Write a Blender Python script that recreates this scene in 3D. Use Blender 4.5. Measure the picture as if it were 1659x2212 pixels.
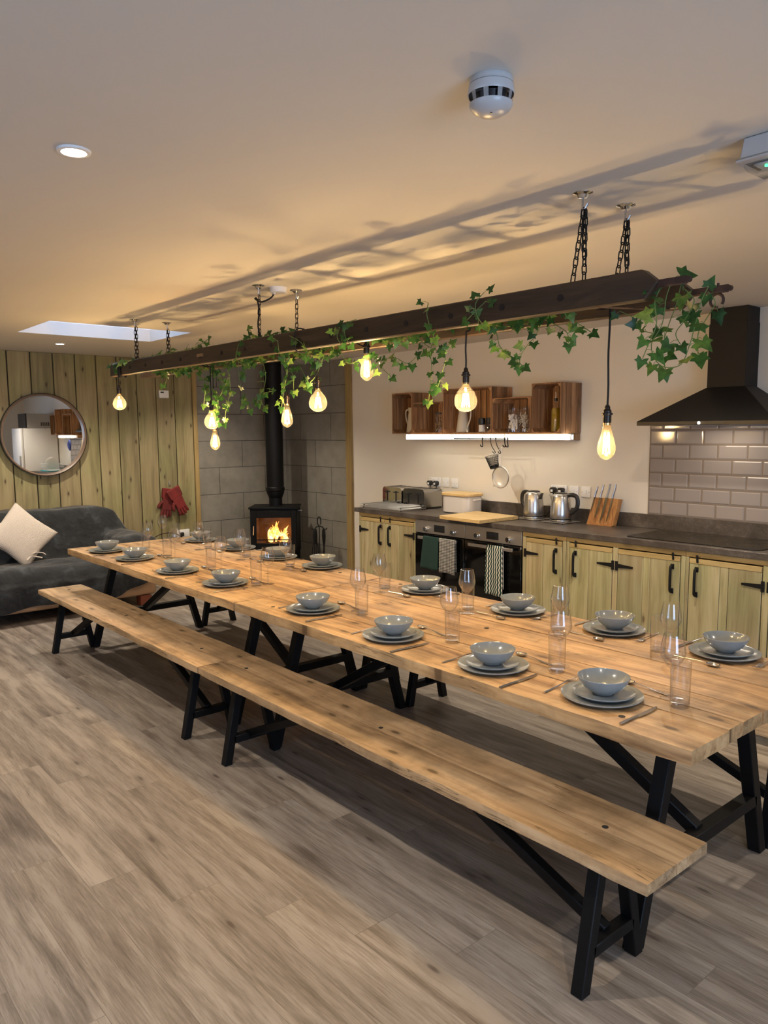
import bpy, bmesh, math, random
from mathutils import Vector, Matrix
PI = math.pi
random.seed(7)
SC = bpy.context.scene
COL = SC.collection
for o in list(bpy.data.objects): bpy.data.objects.remove(o)

# ------------------------------------------------------------------ camera, world, lights, exposure
cam_d = bpy.data.cameras.new('camera'); cam = bpy.data.objects.new('camera', cam_d); COL.objects.link(cam)
R0 = Vector((0.65455443, 0.75598001, -0.00726088)); U0 = Vector((-0.08506024, 0.08318456, 0.99289732)); F0 = Vector((-0.75121452, 0.64928772, -0.11875267))
m = Matrix.Identity(4)
for i in range(3):
    m[i][0] = R0[i]; m[i][1] = U0[i]; m[i][2] = -F0[i]
m[0][3] = 0; m[1][3] = 0; m[2][3] = 1.6342
cam.matrix_world = m
cam_d.sensor_fit = 'HORIZONTAL'; cam_d.sensor_width = 36.0
cam_d.lens = 1661.89 * 36.0 / 1659.0
cam_d.shift_x = -(847.4 - 829.5) / 1659.0
cam_d.shift_y = (1130.6 - 1106.0) / 1659.0
cam_d.clip_start = 0.05
SC.camera = cam

W = bpy.data.worlds.new('sky'); SC.world = W; W.use_nodes = True
wn = W.node_tree; wn.nodes.clear()
wo = wn.nodes.new('ShaderNodeOutputWorld'); wb = wn.nodes.new('ShaderNodeBackground')
wnoi = wn.nodes.new('ShaderNodeTexNoise'); wnoi.inputs['Scale'].default_value = 3.0; wnoi.inputs['Detail'].default_value = 5
wr = wn.nodes.new('ShaderNodeValToRGB'); wtc = wn.nodes.new('ShaderNodeTexCoord')
wr.color_ramp.elements[0].position = .4; wr.color_ramp.elements[0].color = (.26, .44, .78, 1)
wr.color_ramp.elements[1].position = .62; wr.color_ramp.elements[1].color = (.56, .68, .90, 1)
wn.links.new(wtc.outputs['Generated'], wnoi.inputs['Vector']); wn.links.new(wnoi.outputs['Fac'], wr.inputs['Fac'])
wn.links.new(wr.outputs['Color'], wb.inputs['Color']); wb.inputs['Strength'].default_value = 2.6
wn.links.new(wb.outputs['Background'], wo.inputs['Surface'])

SC.view_settings.view_transform = 'Standard'; SC.view_settings.look = 'None'
SC.view_settings.gamma = 1; SC.view_settings.use_curve_mapping = False
SC.view_settings.exposure = 1.0
SC.cycles.transparent_max_bounces = 24

BULB_W = 8.2
SPOT_W = 48.0
DAY_W = 46.0
CEIL = 2.412; WALLY = 5.134; WALLX = -7.884; RIGHTX = 2.7; NEARY = -2.4

def lamp(name, kind, loc, energy, color, **kw):
    d = bpy.data.lights.new(name, kind); d.energy = energy; d.color = color
    for k, v in kw.items(): setattr(d, k, v)
    o = bpy.data.objects.new(name, d); COL.objects.link(o); o.location = loc
    return o
# daylight entering through the glazed doors in the right wall, plus a fill light in an added near-wall window
d1 = lamp('daylight_doors', 'AREA', (RIGHTX + .03, 0.35, 1.15), DAY_W, (.50, .70, 1.0), shape='RECTANGLE', size=2.0, size_y=1.9)
d1.rotation_euler = (0, PI / 2, 0)
d1.rotation_euler = Vector((-1, 0, 0)).to_track_quat('-Z', 'Y').to_euler()
d2 = lamp('added_window_fill', 'AREA', (-1.6, NEARY - .03, 1.45), DAY_W * .06, (.55, .74, 1.0), shape='RECTANGLE', size=1.5, size_y=1.0)
d2.rotation_euler = Vector((0, 1, 0)).to_track_quat('-Z', 'Y').to_euler()

# ------------------------------------------------------------------ material helpers
MATS = {}
def newmat(name):
    mt = bpy.data.materials.new(name); mt.use_nodes = True
    nt = mt.node_tree; b = nt.nodes['Principled BSDF']
    MATS[name] = mt
    return mt, nt, b
def N(nt, t, **kw):
    n = nt.nodes.new('ShaderNode' + t)
    for k, v in kw.items():
        if k in n.inputs: n.inputs[k].default_value = v
        else: setattr(n, k, v)
    return n
def ln(nt, a, b): nt.links.new(a, b)
def ramp(nt, stops):
    r = N(nt, 'ValToRGB'); cr = r.color_ramp
    while len(cr.elements) < len(stops): cr.elements.new(.5)
    for e, (p, c) in zip(cr.elements, stops):
        e.position = p; e.color = (c[0], c[1], c[2], 1) if not isinstance(c, (int, float)) else (c, c, c, 1)
    return r
def plain(name, col, rough=.5, metal=0, noise=.0, nscale=8, bump=0, bscale=60, spec=None, coat=0):
    mt, nt, b = newmat(name)
    b.inputs['Base Color'].default_value = (*col, 1); b.inputs['Roughness'].default_value = rough; b.inputs['Metallic'].default_value = metal
    if spec is not None: b.inputs['Specular IOR Level'].default_value = spec
    if coat: b.inputs['Coat Weight'].default_value = coat; b.inputs['Coat Roughness'].default_value = .1
    tc = N(nt, 'TexCoord')
    if noise:
        no = N(nt, 'TexNoise', Scale=nscale, Detail=4); ln(nt, tc.outputs['Object'], no.inputs['Vector'])
        r = ramp(nt, [(.3, [c * (1 - noise) for c in col]), (.7, [min(1, c * (1 + noise)) for c in col])])
        ln(nt, no.outputs['Fac'], r.inputs['Fac']); ln(nt, r.outputs['Color'], b.inputs['Base Color'])
    if bump:
        no = N(nt, 'TexNoise', Scale=bscale, Detail=3); ln(nt, tc.outputs['Object'], no.inputs['Vector'])
        bp = N(nt, 'Bump', Strength=bump, Distance=.004); ln(nt, no.outputs['Fac'], bp.inputs['Height']); ln(nt, bp.outputs['Normal'], b.inputs['Normal'])
    return mt
def wood(name, dark, mid, light, axis=0, scale=1.0, thick=2, rough=.55, knot=.5, knot_scale=2.2, island=.18, streak=.5, green=None, knotcol=None, bump=.15, blotch=0, crack=0, kgate=.5, rings=0):
    """long-grained timber, grain along the given object axis"""
    mt, nt, b = newmat(name)
    tc = N(nt, 'TexCoord'); geo = N(nt, 'NewGeometry'); oi = N(nt, 'ObjectInfo')
    add = N(nt, 'Math', operation='ADD'); ln(nt, geo.outputs['Random Per Island'], add.inputs[0]); ln(nt, oi.outputs['Random'], add.inputs[1])
    mul = N(nt, 'Math', operation='MULTIPLY'); ln(nt, add.outputs[0], mul.inputs[0]); mul.inputs[1].default_value = 37.0
    va = N(nt, 'VectorMath', operation='ADD'); ln(nt, tc.outputs['Object'], va.inputs[0]); ln(nt, mul.outputs[0], va.inputs[1])
    # soft warp so the grain flows round
    wno = N(nt, 'TexNoise', Scale=1.6 * scale, Detail=2); ln(nt, va.outputs[0], wno.inputs['Vector'])
    ws = N(nt, 'VectorMath', operation='SCALE'); ln(nt, wno.outputs['Color'], ws.inputs[0]); ws.inputs['Scale'].default_value = .09
    va2 = N(nt, 'VectorMath', operation='ADD'); ln(nt, va.outputs[0], va2.inputs[0]); ln(nt, ws.outputs[0], va2.inputs[1])
    mp = N(nt, 'Mapping'); ln(nt, va2.outputs[0], mp.inputs['Vector'])
    s = [22 * scale] * 3; s[axis] = 1.3 * scale; mp.inputs['Scale'].default_value = s
    g1 = N(nt, 'TexNoise', Scale=1.0, Detail=6, Roughness=.62); ln(nt, mp.outputs[0], g1.inputs['Vector'])
    mp2 = N(nt, 'Mapping'); ln(nt, va2.outputs[0], mp2.inputs['Vector'])
    s = [95 * scale] * 3; s[axis] = 3.5 * scale; mp2.inputs['Scale'].default_value = s
    g2 = N(nt, 'TexNoise', Scale=1.0, Detail=3); ln(nt, mp2.outputs[0], g2.inputs['Vector'])
    mx = N(nt, 'Math', operation='MULTIPLY_ADD'); ln(nt, g2.outputs['Fac'], mx.inputs[0]); mx.inputs[1].default_value = .35; 
    sb = N(nt, 'Math', operation='MULTIPLY_ADD'); ln(nt, g1.outputs['Fac'], sb.inputs[0]); sb.inputs[1].default_value = .9; sb.inputs[2].default_value = -.12
    ln(nt, sb.outputs[0], mx.inputs[2])
    if rings:
        mr_ = N(nt, 'Mapping'); ln(nt, va2.outputs[0], mr_.inputs['Vector'])
        s = [5 * scale] * 3; s[axis] = .6 * scale; mr_.inputs['Scale'].default_value = s
        rn_ = N(nt, 'TexNoise', Scale=1.0, Detail=1.5); ln(nt, mr_.outputs[0], rn_.inputs['Vector'])
        rk = N(nt, 'Math', operation='MULTIPLY'); ln(nt, rn_.outputs['Fac'], rk.inputs[0]); rk.inputs[1].default_value = 60
        rs_ = N(nt, 'Math', operation='SINE'); ln(nt, rk.outputs[0], rs_.inputs[0])
        ra_ = N(nt, 'Math', operation='MULTIPLY_ADD'); ln(nt, rs_.outputs[0], ra_.inputs[0]); ra_.inputs[1].default_value = rings; ln(nt, mx.outputs[0], ra_.inputs[2]); mx = ra_
    r = ramp(nt, [(.3, dark), (.5, mid), (.7, light)]); ln(nt, mx.outputs[0], r.inputs['Fac'])
    col = r.outputs['Color']
    # blotches
    bl = N(nt, 'TexNoise', Scale=2.4 * scale, Detail=3); ln(nt, va.outputs[0], bl.inputs['Vector'])
    if green:
        gr = ramp(nt, [(.42, 0.0), (.6, 1.0)]); ln(nt, bl.outputs['Fac'], gr.inputs['Fac'])
        mg = N(nt, 'MixRGB', blend_type='MULTIPLY'); mg.inputs['Color2'].default_value = (*green, 1); ln(nt, gr.outputs['Color'], mg.inputs['Fac']); ln(nt, col, mg.inputs['Color1']); col = mg.outputs['Color']
    if blotch:
        b3 = N(nt, 'TexNoise', Scale=5.5 * scale, Detail=5, Roughness=.65); ln(nt, va2.outputs[0], b3.inputs['Vector'])
        b4 = ramp(nt, [(.38, 1 - blotch), (.55, 1.0)]); ln(nt, b3.outputs['Fac'], b4.inputs['Fac'])
        mb = N(nt, 'MixRGB', blend_type='MULTIPLY'); mb.inputs['Fac'].default_value = 1; ln(nt, col, mb.inputs['Color1']); ln(nt, b4.outputs['Color'], mb.inputs['Color2']); col = mb.outputs['Color']
    # per board tint
    if island:
        ra = ramp(nt, [(0, 1 - island), (1, 1 + island * .4)]); ra.color_ramp.elements[1].color = (1 + island * .4,) * 3 + (1,)
        fr = N(nt, 'Math', operation='FRACT'); ln(nt, mul.outputs[0], fr.inputs[0]); ln(nt, fr.outputs[0], ra.inputs['Fac'])
        mi = N(nt, 'MixRGB', blend_type='MULTIPLY'); mi.inputs['Fac'].default_value = 1; ln(nt, col, mi.inputs['Color1']); ln(nt, ra.outputs['Color'], mi.inputs['Color2']); col = mi.outputs['Color']
    if knot:
        mk = N(nt, 'Mapping'); ln(nt, va2.outputs[0], mk.inputs['Vector'])
        s = [knot_scale * 2.6] * 3; s[axis] = knot_scale; mk.inputs['Scale'].default_value = s
        kx = N(nt, 'SeparateXYZ'); ln(nt, mk.outputs[0], kx.inputs[0]); kc_ = N(nt, 'CombineXYZ'); oth = [q for q in (0, 1, 2) if q not in (axis, thick)][0]
        ln(nt, kx.outputs[axis], kc_.inputs[0]); ln(nt, kx.outputs[oth], kc_.inputs[1])
        vo = N(nt, 'TexVoronoi', voronoi_dimensions='2D', Scale=1.0, Randomness=1.0); ln(nt, kc_.outputs[0], vo.inputs['Vector'])
        kr = ramp(nt, [(.0, 1), (.05, .95), (.07, .40), (.15, 0)]); ln(nt, vo.outputs['Distance'], kr.inputs['Fac'])
        gs = N(nt, 'SeparateXYZ'); ln(nt, vo.outputs['Color'], gs.inputs[0]); gt = N(nt, 'Math', operation='GREATER_THAN'); ln(nt, gs.outputs[0], gt.inputs[0]); gt.inputs[1].default_value = kgate
        gm = N(nt, 'Math', operation='MULTIPLY'); ln(nt, kr.outputs['Color'], gm.inputs[0]); ln(nt, gt.outputs[0], gm.inputs[1])
        km = N(nt, 'Math', operation='MULTIPLY'); ln(nt, gm.outputs[0], km.inputs[0]); km.inputs[1].default_value = knot
        mi = N(nt, 'MixRGB'); ln(nt, km.outputs[0], mi.inputs['Fac']); ln(nt, col, mi.inputs['Color1'])
        kc = knotcol or [c * .35 for c in dark]; mi.inputs['Color2'].default_value = (*kc, 1); col = mi.outputs['Color']
    if streak:
        ms = N(nt, 'Mapping'); ln(nt, va2.outputs[0], ms.inputs['Vector'])
        s = [14 * scale] * 3; s[axis] = 2.2 * scale; ms.inputs['Scale'].default_value = s
        sn = N(nt, 'TexNoise', Scale=1.0, Detail=5, Roughness=.7); ln(nt, ms.outputs[0], sn.inputs['Vector'])
        sr = ramp(nt, [(.62, 0), (.74, 1)]); ln(nt, sn.outputs['Fac'], sr.inputs['Fac'])
        km = N(nt, 'Math', operation='MULTIPLY'); ln(nt, sr.outputs['Color'], km.inputs[0]); km.inputs[1].default_value = streak
        mi = N(nt, 'MixRGB'); ln(nt, km.outputs[0], mi.inputs['Fac']); ln(nt, col, mi.inputs['Color1']); mi.inputs['Color2'].default_value = (*[c * .55 for c in dark], 1); col = mi.outputs['Color']
    if crack:
        mc = N(nt, 'Mapping'); ln(nt, va2.outputs[0], mc.inputs['Vector'])
        s = [26 * scale] * 3; s[axis] = 1.1 * scale; mc.inputs['Scale'].default_value = s
        cn = N(nt, 'TexNoise', Scale=1.0, Detail=4, Roughness=.55); ln(nt, mc.outputs[0], cn.inputs['Vector'])
        cs_ = N(nt, 'Math', operation='SUBTRACT'); ln(nt, cn.outputs['Fac'], cs_.inputs[0]); cs_.inputs[1].default_value = .5
        ca = N(nt, 'Math', operation='ABSOLUTE'); ln(nt, cs_.outputs[0], ca.inputs[0])
        cr_ = ramp(nt, [(.002, 1), (.011, 0)]); ln(nt, ca.outputs[0], cr_.inputs['Fac'])
        gn = N(nt, 'TexNoise', Scale=3.3 * scale, Detail=2); ln(nt, va.outputs[0], gn.inputs['Vector']); gr_ = ramp(nt, [(.52, 0), (.62, 1)]); ln(nt, gn.outputs['Fac'], gr_.inputs['Fac'])
        cm = N(nt, 'Math', operation='MULTIPLY'); ln(nt, cr_.outputs['Color'], cm.inputs[0]); ln(nt, gr_.outputs['Color'], cm.inputs[1])
        cm2 = N(nt, 'Math', operation='MULTIPLY'); ln(nt, cm.outputs[0], cm2.inputs[0]); cm2.inputs[1].default_value = crack
        mi = N(nt, 'MixRGB'); ln(nt, cm2.outputs[0], mi.inputs['Fac']); ln(nt, col, mi.inputs['Color1']); mi.inputs['Color2'].default_value = (*[c * .3 for c in dark], 1); col = mi.outputs['Color']
    ln(nt, col, b.inputs['Base Color']); b.inputs['Roughness'].default_value = rough
    if bump:
        bp = N(nt, 'Bump', Strength=bump, Distance=.003); ln(nt, mx.outputs[0], bp.inputs['Height']); ln(nt, bp.outputs['Normal'], b.inputs['Normal'])
    return mt
def thin_glass(name, tint=(1, 1, 1), ior=1.45, rough=.0, gain=1.0, glow=0):
    mt = bpy.data.materials.new(name); mt.use_nodes = True; nt = mt.node_tree; nt.nodes.clear(); MATS[name] = mt
    out = N(nt, 'OutputMaterial'); tr = N(nt, 'BsdfTransparent'); tr.inputs['Color'].default_value = (*tint, 1)
    gl = N(nt, 'BsdfGlossy'); gl.inputs['Roughness'].default_value = rough
    fr = N(nt, 'LayerWeight', Blend=.5); pw = N(nt, 'Math', operation='POWER'); ln(nt, fr.outputs['Facing'], pw.inputs[0]); pw.inputs[1].default_value = 3.2
    mu = N(nt, 'Math', operation='MULTIPLY_ADD', use_clamp=True); ln(nt, pw.outputs[0], mu.inputs[0]); mu.inputs[1].default_value = .55 * gain; mu.inputs[2].default_value = ((ior - 1) / (ior + 1)) ** 2
    if glow:
        tl = N(nt, 'BsdfTranslucent'); tl.inputs['Color'].default_value = (*tint, 1); m0 = N(nt, 'MixShader'); m0.inputs[0].default_value = glow; ln(nt, tr.outputs[0], m0.inputs[1]); ln(nt, tl.outputs[0], m0.inputs[2]); tr = m0
    mx = N(nt, 'MixShader'); ln(nt, mu.outputs[0], mx.inputs[0]); ln(nt, tr.outputs[0], mx.inputs[1]); ln(nt, gl.outputs[0], mx.inputs[2]); ln(nt, mx.outputs[0], out.inputs['Surface'])
    return mt
def emit(name, col, strength):
    mt = bpy.data.materials.new(name); mt.use_nodes = True; nt = mt.node_tree; nt.nodes.clear(); MATS[name] = mt
    out = N(nt, 'OutputMaterial'); e = N(nt, 'Emission', Strength=strength); e.inputs['Color'].default_value = (*col, 1); ln(nt, e.outputs[0], out.inputs['Surface'])
    return mt

# ------------------------------------------------------------------ materials
M = {}
M['plaster'] = plain('cream_plaster', (.72, .665, .58), .75, noise=.02, nscale=2, bump=.06, bscale=240)
M['ceiling'] = plain('matt_ceiling_paint', (.64, .605, .55), .85, noise=.015, nscale=1.2, bump=.05, bscale=200)
M['white_plastic'] = plain('white_plastic', (.80, .79, .78), .35)
M['grey_plastic'] = plain('grey_plastic', (.35, .35, .35), .4)
M['black_plastic'] = plain('black_plastic', (.012, .012, .013), .35)
M['dark_gap'] = plain('dark_recess', (.02, .018, .015), .8)
M['black_metal'] = plain('black_powder_coat', (.0045, .0045, .005), .5, noise=.1, bump=.05, bscale=300, spec=.18)
M['black_iron'] = plain('black_iron', (.008, .0075, .0075), .55, spec=.25, bump=.2, bscale=120)
M['rust_iron'] = plain('rusty_iron', (.045, .020, .013), .7, noise=.4, nscale=40, bump=.3, bscale=150)
M['steel'] = plain('brushed_steel', (.56, .55, .54), .28, metal=1)
M['chrome'] = plain('polished_chrome', (.78, .77, .76), .07, metal=1)
M['cutlery'] = plain('polished_cutlery_steel', (.66, .64, .62), .13, metal=1)
M['oven_steel'] = plain('satin_steel_panel', (.42, .40, .38), .42, metal=.85)
M['oven_glass'] = plain('black_oven_glass', (.004, .004, .004), .06, spec=.5)
M['hob'] = plain('black_ceramic_hob', (.010, .009, .008), .12)
M['hood'] = plain('matt_black_hood', (.009, .008, .0075), .55, spec=.3)
M['stoneware'] = plain('grey_glazed_stoneware', (.255, .275, .28), .2, noise=.04, nscale=30, coat=.4)
M['stoneware_rim'] = plain('pale_glaze_rim', (.42, .43, .43), .3)
M['mirror'] = plain('mirror_silver', (.9, .9, .89), .01, metal=1)
M['bronze'] = plain('dark_bronze_frame', (.045, .032, .024), .4, metal=.4)
M['cord'] = plain('black_braided_flex', (.008, .007, .007), .7, bump=.4, bscale=400)
M['lampholder'] = plain('aged_bronze_lampholder', (.035, .024, .018), .35, metal=.6)
M['brass'] = plain('brass_cap', (.70, .45, .18), .3, metal=1)
M['red_leather'] = plain('red_suede', (.16, .013, .011), .8, noise=.25, nscale=14, bump=.3, bscale=90)
M['dark_red'] = plain('dark_red_suede', (.12, .011, .010), .85, noise=.25, nscale=14, bump=.3, bscale=90)
M['dark_leather'] = plain('dark_suede', (.03, .012, .012), .85, bump=.3, bscale=90)
M['tan_leather'] = plain('tan_leather', (.36, .22, .12), .5, noise=.1, bump=.1)
M['mahogany'] = plain('red_mahogany', (.18, .045, .02), .4, noise=.2)
M['enamel'] = plain('cream_enamel', (.66, .62, .58), .25, coat=.3)
M['enamel_jug'] = plain('stone_enamel_jug', (.52, .46, .37), .35)
M['salt'] = plain('white_salt', (.75, .72, .68), .9)
M['marshmallow'] = plain('white_marshmallow', (.85, .80, .74), .9)
M['pasta'] = plain('pale_pasta', (.62, .56, .46), .6)
M['olive_oil'] = plain('olive_oil', (.55, .40, .02), .1)
M['olive_oil'].node_tree.nodes['Principled BSDF'].inputs['Transmission Weight'].default_value = .55
M['stem'] = plain('ivy_stem', (.13, .20, .05), .6)
M['blue_cloth'] = plain('blue_cloth', (.06, .09, .35), .8, noise=.5, nscale=20)
M['teal'] = plain('teal_plastic', (.05, .35, .38), .5)
M['firebrick'] = plain('fire_brick', (.20, .13, .085), .9, noise=.3, nscale=12)
M['log'] = plain('charred_log', (.05, .03, .02), .9, noise=.4, bump=.5, bscale=60)
M['grout'] = plain('brown_grout', (.20, .155, .12), .9)
M['metro'] = plain('glazed_metro_tile', (.30, .262, .245), .08, spec=.6, coat=.4)
M['glass'] = thin_glass('clear_drinking_glass', (.985, .985, .99), 1.62, gain=1.6)
M['glass_thick'] = thin_glass('thick_tumbler_glass', (.97, .975, .98), 1.75, gain=1.9)
M['bulb_glass'] = thin_glass('amber_bulb_glass', (1.0, .84, .56), 1.4, gain=.7, glow=.012)
M['pane'] = thin_glass('window_pane', (.96, .98, 1), 1.45)
M['stove_glass'] = thin_glass('smoky_stove_glass', (.92, .86, .8), 1.45)
M['filament'] = emit('glowing_filament', (1.0, .78, .46), 34)
M['led'] = emit('led_strip_glow', (1.0, .93, .74), 5.0)
M['down_glow'] = emit('downlight_glow', (1.0, .95, .88), 20)
M['green_led'] = emit('green_indicator', (.1, 1.0, .35), 1.2)
M['display'] = emit('dim_display', (.02, .02, .022), .4)
M['hood_button'] = emit('hood_button_glow', (1, .95, .85), 4)

M['table_wood'] = wood('reclaimed_pine_table', (.25, .135, .058), (.50, .305, .14), (.64, .43, .225), 0, .8, 2, .48, knot=.9, knot_scale=2.4, island=.2, streak=.65, blotch=.34, crack=.85, kgate=.3, rings=.035)
M['bench_wood'] = wood('reclaimed_pine_bench', (.25, .15, .07), (.44, .285, .15), (.57, .40, .235), 0, .8, 2, .52, knot=.9, knot_scale=2.4, island=.14, streak=.55, blotch=.34, crack=.85, kgate=.3, rings=.035)
GR = (.86, .96, .84)
M['wall_wood'] = wood('treated_pine_boards', (.20, .152, .074), (.295, .235, .118), (.365, .30, .16), 2, .75, 0, .62, knot=.95, knot_scale=3.4, island=.28, streak=.25, green=GR, knotcol=(.05, .028, .012), rings=.04)
M['trim_wood'] = wood('treated_pine_trim', (.20, .13, .045), (.33, .225, .085), (.40, .29, .12), 2, .8, 0, .6, knot=.6, knot_scale=2, island=.1, streak=.2)
M['cab_wood'] = wood('treated_pine_door', (.31, .245, .12), (.45, .37, .20), (.55, .47, .285), 2, .75, 1, .6, knot=.8, knot_scale=2.8, island=.25, streak=.2, green=(.88, .98, .90), knotcol=(.08, .045, .02), rings=.04)
M['cab_rail'] = wood('treated_pine_rail', (.30, .205, .075), (.45, .32, .125), (.53, .40, .18), 0, .8, 1, .6, knot=.5, knot_scale=2, island=.15, streak=.2)
M['crate_wood'] = wood('burnt_crate_wood', (.13, .062, .028), (.36, .18, .08), (.54, .31, .155), 2, .9, 0, .6, knot=.5, knot_scale=3.5, island=.5, streak=.5)
M['ladder_wood'] = wood('old_dark_ladder_wood', (.014, .008, .004), (.034, .019, .010), (.060, .034, .017), 0, 1.2, 1, .55, knot=.3, island=.05, streak=.5)
M['rung_dark'] = plain('black_rung_tenon', (.006, .004, .003), .7)
M['rung_wood'] = wood('pale_ladder_rung', (.12, .07, .03), (.22, .13, .06), (.3, .19, .1), 1, 1.2, 2, .55, knot=0, island=.05, streak=.3)
M['board_wood'] = wood('bamboo_board', (.50, .32, .12), (.66, .46, .20), (.74, .55, .28), 0, 1.5, 2, .45, knot=0, island=.05, streak=0, bump=.05)
M['block_wood'] = wood('acacia_knife_block', (.20, .075, .025), (.40, .17, .055), (.60, .34, .13), 2, 2.4, 1, .4, knot=0, island=.25, streak=.3)

def floor_mat():
    mt, nt, b = newmat('oak_effect_plank_floor')
    tc = N(nt, 'TexCoord')
    sh = N(nt, 'Mapping'); ln(nt, tc.outputs['Object'], sh.inputs['Vector'])
    sh.inputs['Location'].default_value = (1.22 * 10 + 2.702, 40 * .1855 - .8705, 0)
    fx = N(nt, 'SeparateXYZ'); ln(nt, sh.outputs[0], fx.inputs[0])
    fd = N(nt, 'Math', operation='DIVIDE'); ln(nt, fx.outputs['Y'], fd.inputs[0]); fd.inputs[1].default_value = .1855
    fl = N(nt, 'Math', operation='FLOOR'); ln(nt, fd.outputs[0], fl.inputs[0])
    fo_ = N(nt, 'Math', operation='MULTIPLY_ADD'); ln(nt, fl.outputs[0], fo_.inputs[0]); fo_.inputs[1].default_value = -.283; ln(nt, fx.outputs['X'], fo_.inputs[2])
    fa = N(nt, 'Math', operation='ADD'); ln(nt, fo_.outputs[0], fa.inputs[0]); fa.inputs[1].default_value = .283 * 40
    fc_ = N(nt, 'CombineXYZ'); ln(nt, fa.outputs[0], fc_.inputs[0]); ln(nt, fx.outputs['Y'], fc_.inputs[1])
    br = N(nt, 'TexBrick', offset=0.0, offset_frequency=1)
    br.inputs['Scale'].default_value = 1; br.inputs['Brick Width'].default_value = 1.22; br.inputs['Row Height'].default_value = .1855
    br.inputs['Mortar Size'].default_value = .0011; br.inputs['Mortar Smooth'].default_value = .2; br.inputs['Bias'].default_value = 0
    br.inputs['Color1'].default_value = (0, 0, 0, 1); br.inputs['Color2'].default_value = (1, 1, 1, 1); br.inputs['Mortar'].default_value = (.5, .5, .5, 1)
    ln(nt, fc_.outputs[0], br.inputs['Vector'])
    sc = N(nt, 'VectorMath', operation='SCALE'); ln(nt, br.outputs['Color'], sc.inputs[0]); sc.inputs['Scale'].default_value = 23.7
    va = N(nt, 'VectorMath', operation='ADD'); ln(nt, tc.outputs['Object'], va.inputs[0]); ln(nt, sc.outputs[0], va.inputs[1])
    wno = N(nt, 'TexNoise', Scale=2.6, Detail=2); ln(nt, va.outputs[0], wno.inputs['Vector'])
    ws = N(nt, 'VectorMath', operation='SCALE'); ln(nt, wno.outputs['Color'], ws.inputs[0]); ws.inputs['Scale'].default_value = .018
    v2 = N(nt, 'VectorMath', operation='ADD'); ln(nt, va.outputs[0], v2.inputs[0]); ln(nt, ws.outputs[0], v2.inputs[1])
    def strn(sx, sy, det, rg=.6):
        mp = N(nt, 'Mapping'); ln(nt, v2.outputs[0], mp.inputs['Vector']); mp.inputs['Scale'].default_value = (sx, sy, 1)
        n = N(nt, 'TexNoise', Scale=1, Detail=det, Roughness=rg); ln(nt, mp.outputs[0], n.inputs['Vector']); return n
    a = strn(1.5, 20, 7, .68); c = strn(9, 170, 4, .7); e = strn(.9, 6, 3)
    m1 = N(nt, 'Math', operation='MULTIPLY_ADD'); ln(nt, c.outputs['Fac'], m1.inputs[0]); m1.inputs[1].default_value = .55; m1.inputs[2].default_value = -.22
    m2 = N(nt, 'Math', operation='ADD'); ln(nt, a.outputs['Fac'], m2.inputs[0]); ln(nt, m1.outputs[0], m2.inputs[1])
    r = ramp(nt, [(.32, (.112, .088, .070)), (.5, (.208, .172, .143)), (.68, (.315, .272, .232))])
    rg = strn(.8, 4.2, 2, .5); rm = N(nt, 'Math', operation='MULTIPLY'); ln(nt, rg.outputs['Fac'], rm.inputs[0]); rm.inputs[1].default_value = 34
    rs_ = N(nt, 'Math', operation='SINE'); ln(nt, rm.outputs[0], rs_.inputs[0])
    rgate = strn(.7, 2.5, 1); rgr = ramp(nt, [(.5, 0), (.62, .12)]); ln(nt, rgate.outputs['Fac'], rgr.inputs['Fac'])
    m3 = N(nt, 'Math', operation='MULTIPLY_ADD'); ln(nt, rs_.outputs[0], m3.inputs[0]); ln(nt, rgr.outputs['Color'], m3.inputs[1]); ln(nt, m2.outputs[0], m3.inputs[2])
    ln(nt, m3.outputs[0], r.inputs['Fac'])
    r2 = ramp(nt, [(.35, (.80, .78, .77)), (.65, (1.12, 1.12, 1.1))]); r2.color_ramp.elements[1].color = (1.12, 1.12, 1.1, 1); ln(nt, e.outputs['Fac'], r2.inputs['Fac'])
    mi = N(nt, 'MixRGB', blend_type='MULTIPLY'); mi.inputs['Fac'].default_value = 1; ln(nt, r.outputs['Color'], mi.inputs['Color1']); ln(nt, r2.outputs['Color'], mi.inputs['Color2'])
    r3 = ramp(nt, [(0, (.90, .90, .92)), (1, (1.06, 1.05, 1.02))]); r3.color_ramp.elements[1].color = (1.07, 1.05, 1.02, 1); ln(nt, br.outputs['Color'], r3.inputs['Fac'])
    mj = N(nt, 'MixRGB', blend_type='MULTIPLY'); mj.inputs['Fac'].default_value = 1; ln(nt, mi.outputs['Color'], mj.inputs['Color1']); ln(nt, r3.outputs['Color'], mj.inputs['Color2'])
    mk = N(nt, 'Mapping'); ln(nt, v2.outputs[0], mk.inputs['Vector']); mk.inputs['Scale'].default_value = (1.7, 5.6, 1)
    vo = N(nt, 'TexVoronoi', voronoi_dimensions='2D', Scale=1.0); ln(nt, mk.outputs[0], vo.inputs['Vector'])
    kr = ramp(nt, [(0, .95), (.03, .8), (.06, .35), (.20, 0)]); ln(nt, vo.outputs['Distance'], kr.inputs['Fac'])
    gs = N(nt, 'SeparateXYZ'); ln(nt, vo.outputs['Color'], gs.inputs[0]); gt = N(nt, 'Math', operation='GREATER_THAN'); ln(nt, gs.outputs[0], gt.inputs[0]); gt.inputs[1].default_value = .7
    gm = N(nt, 'Math', operation='MULTIPLY'); ln(nt, kr.outputs['Color'], gm.inputs[0]); ln(nt, gt.outputs[0], gm.inputs[1])
    mq = N(nt, 'MixRGB'); ln(nt, gm.outputs[0], mq.inputs['Fac']); ln(nt, mj.outputs['Color'], mq.inputs['Color1']); mq.inputs['Color2'].default_value = (.06, .04, .032, 1)
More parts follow.
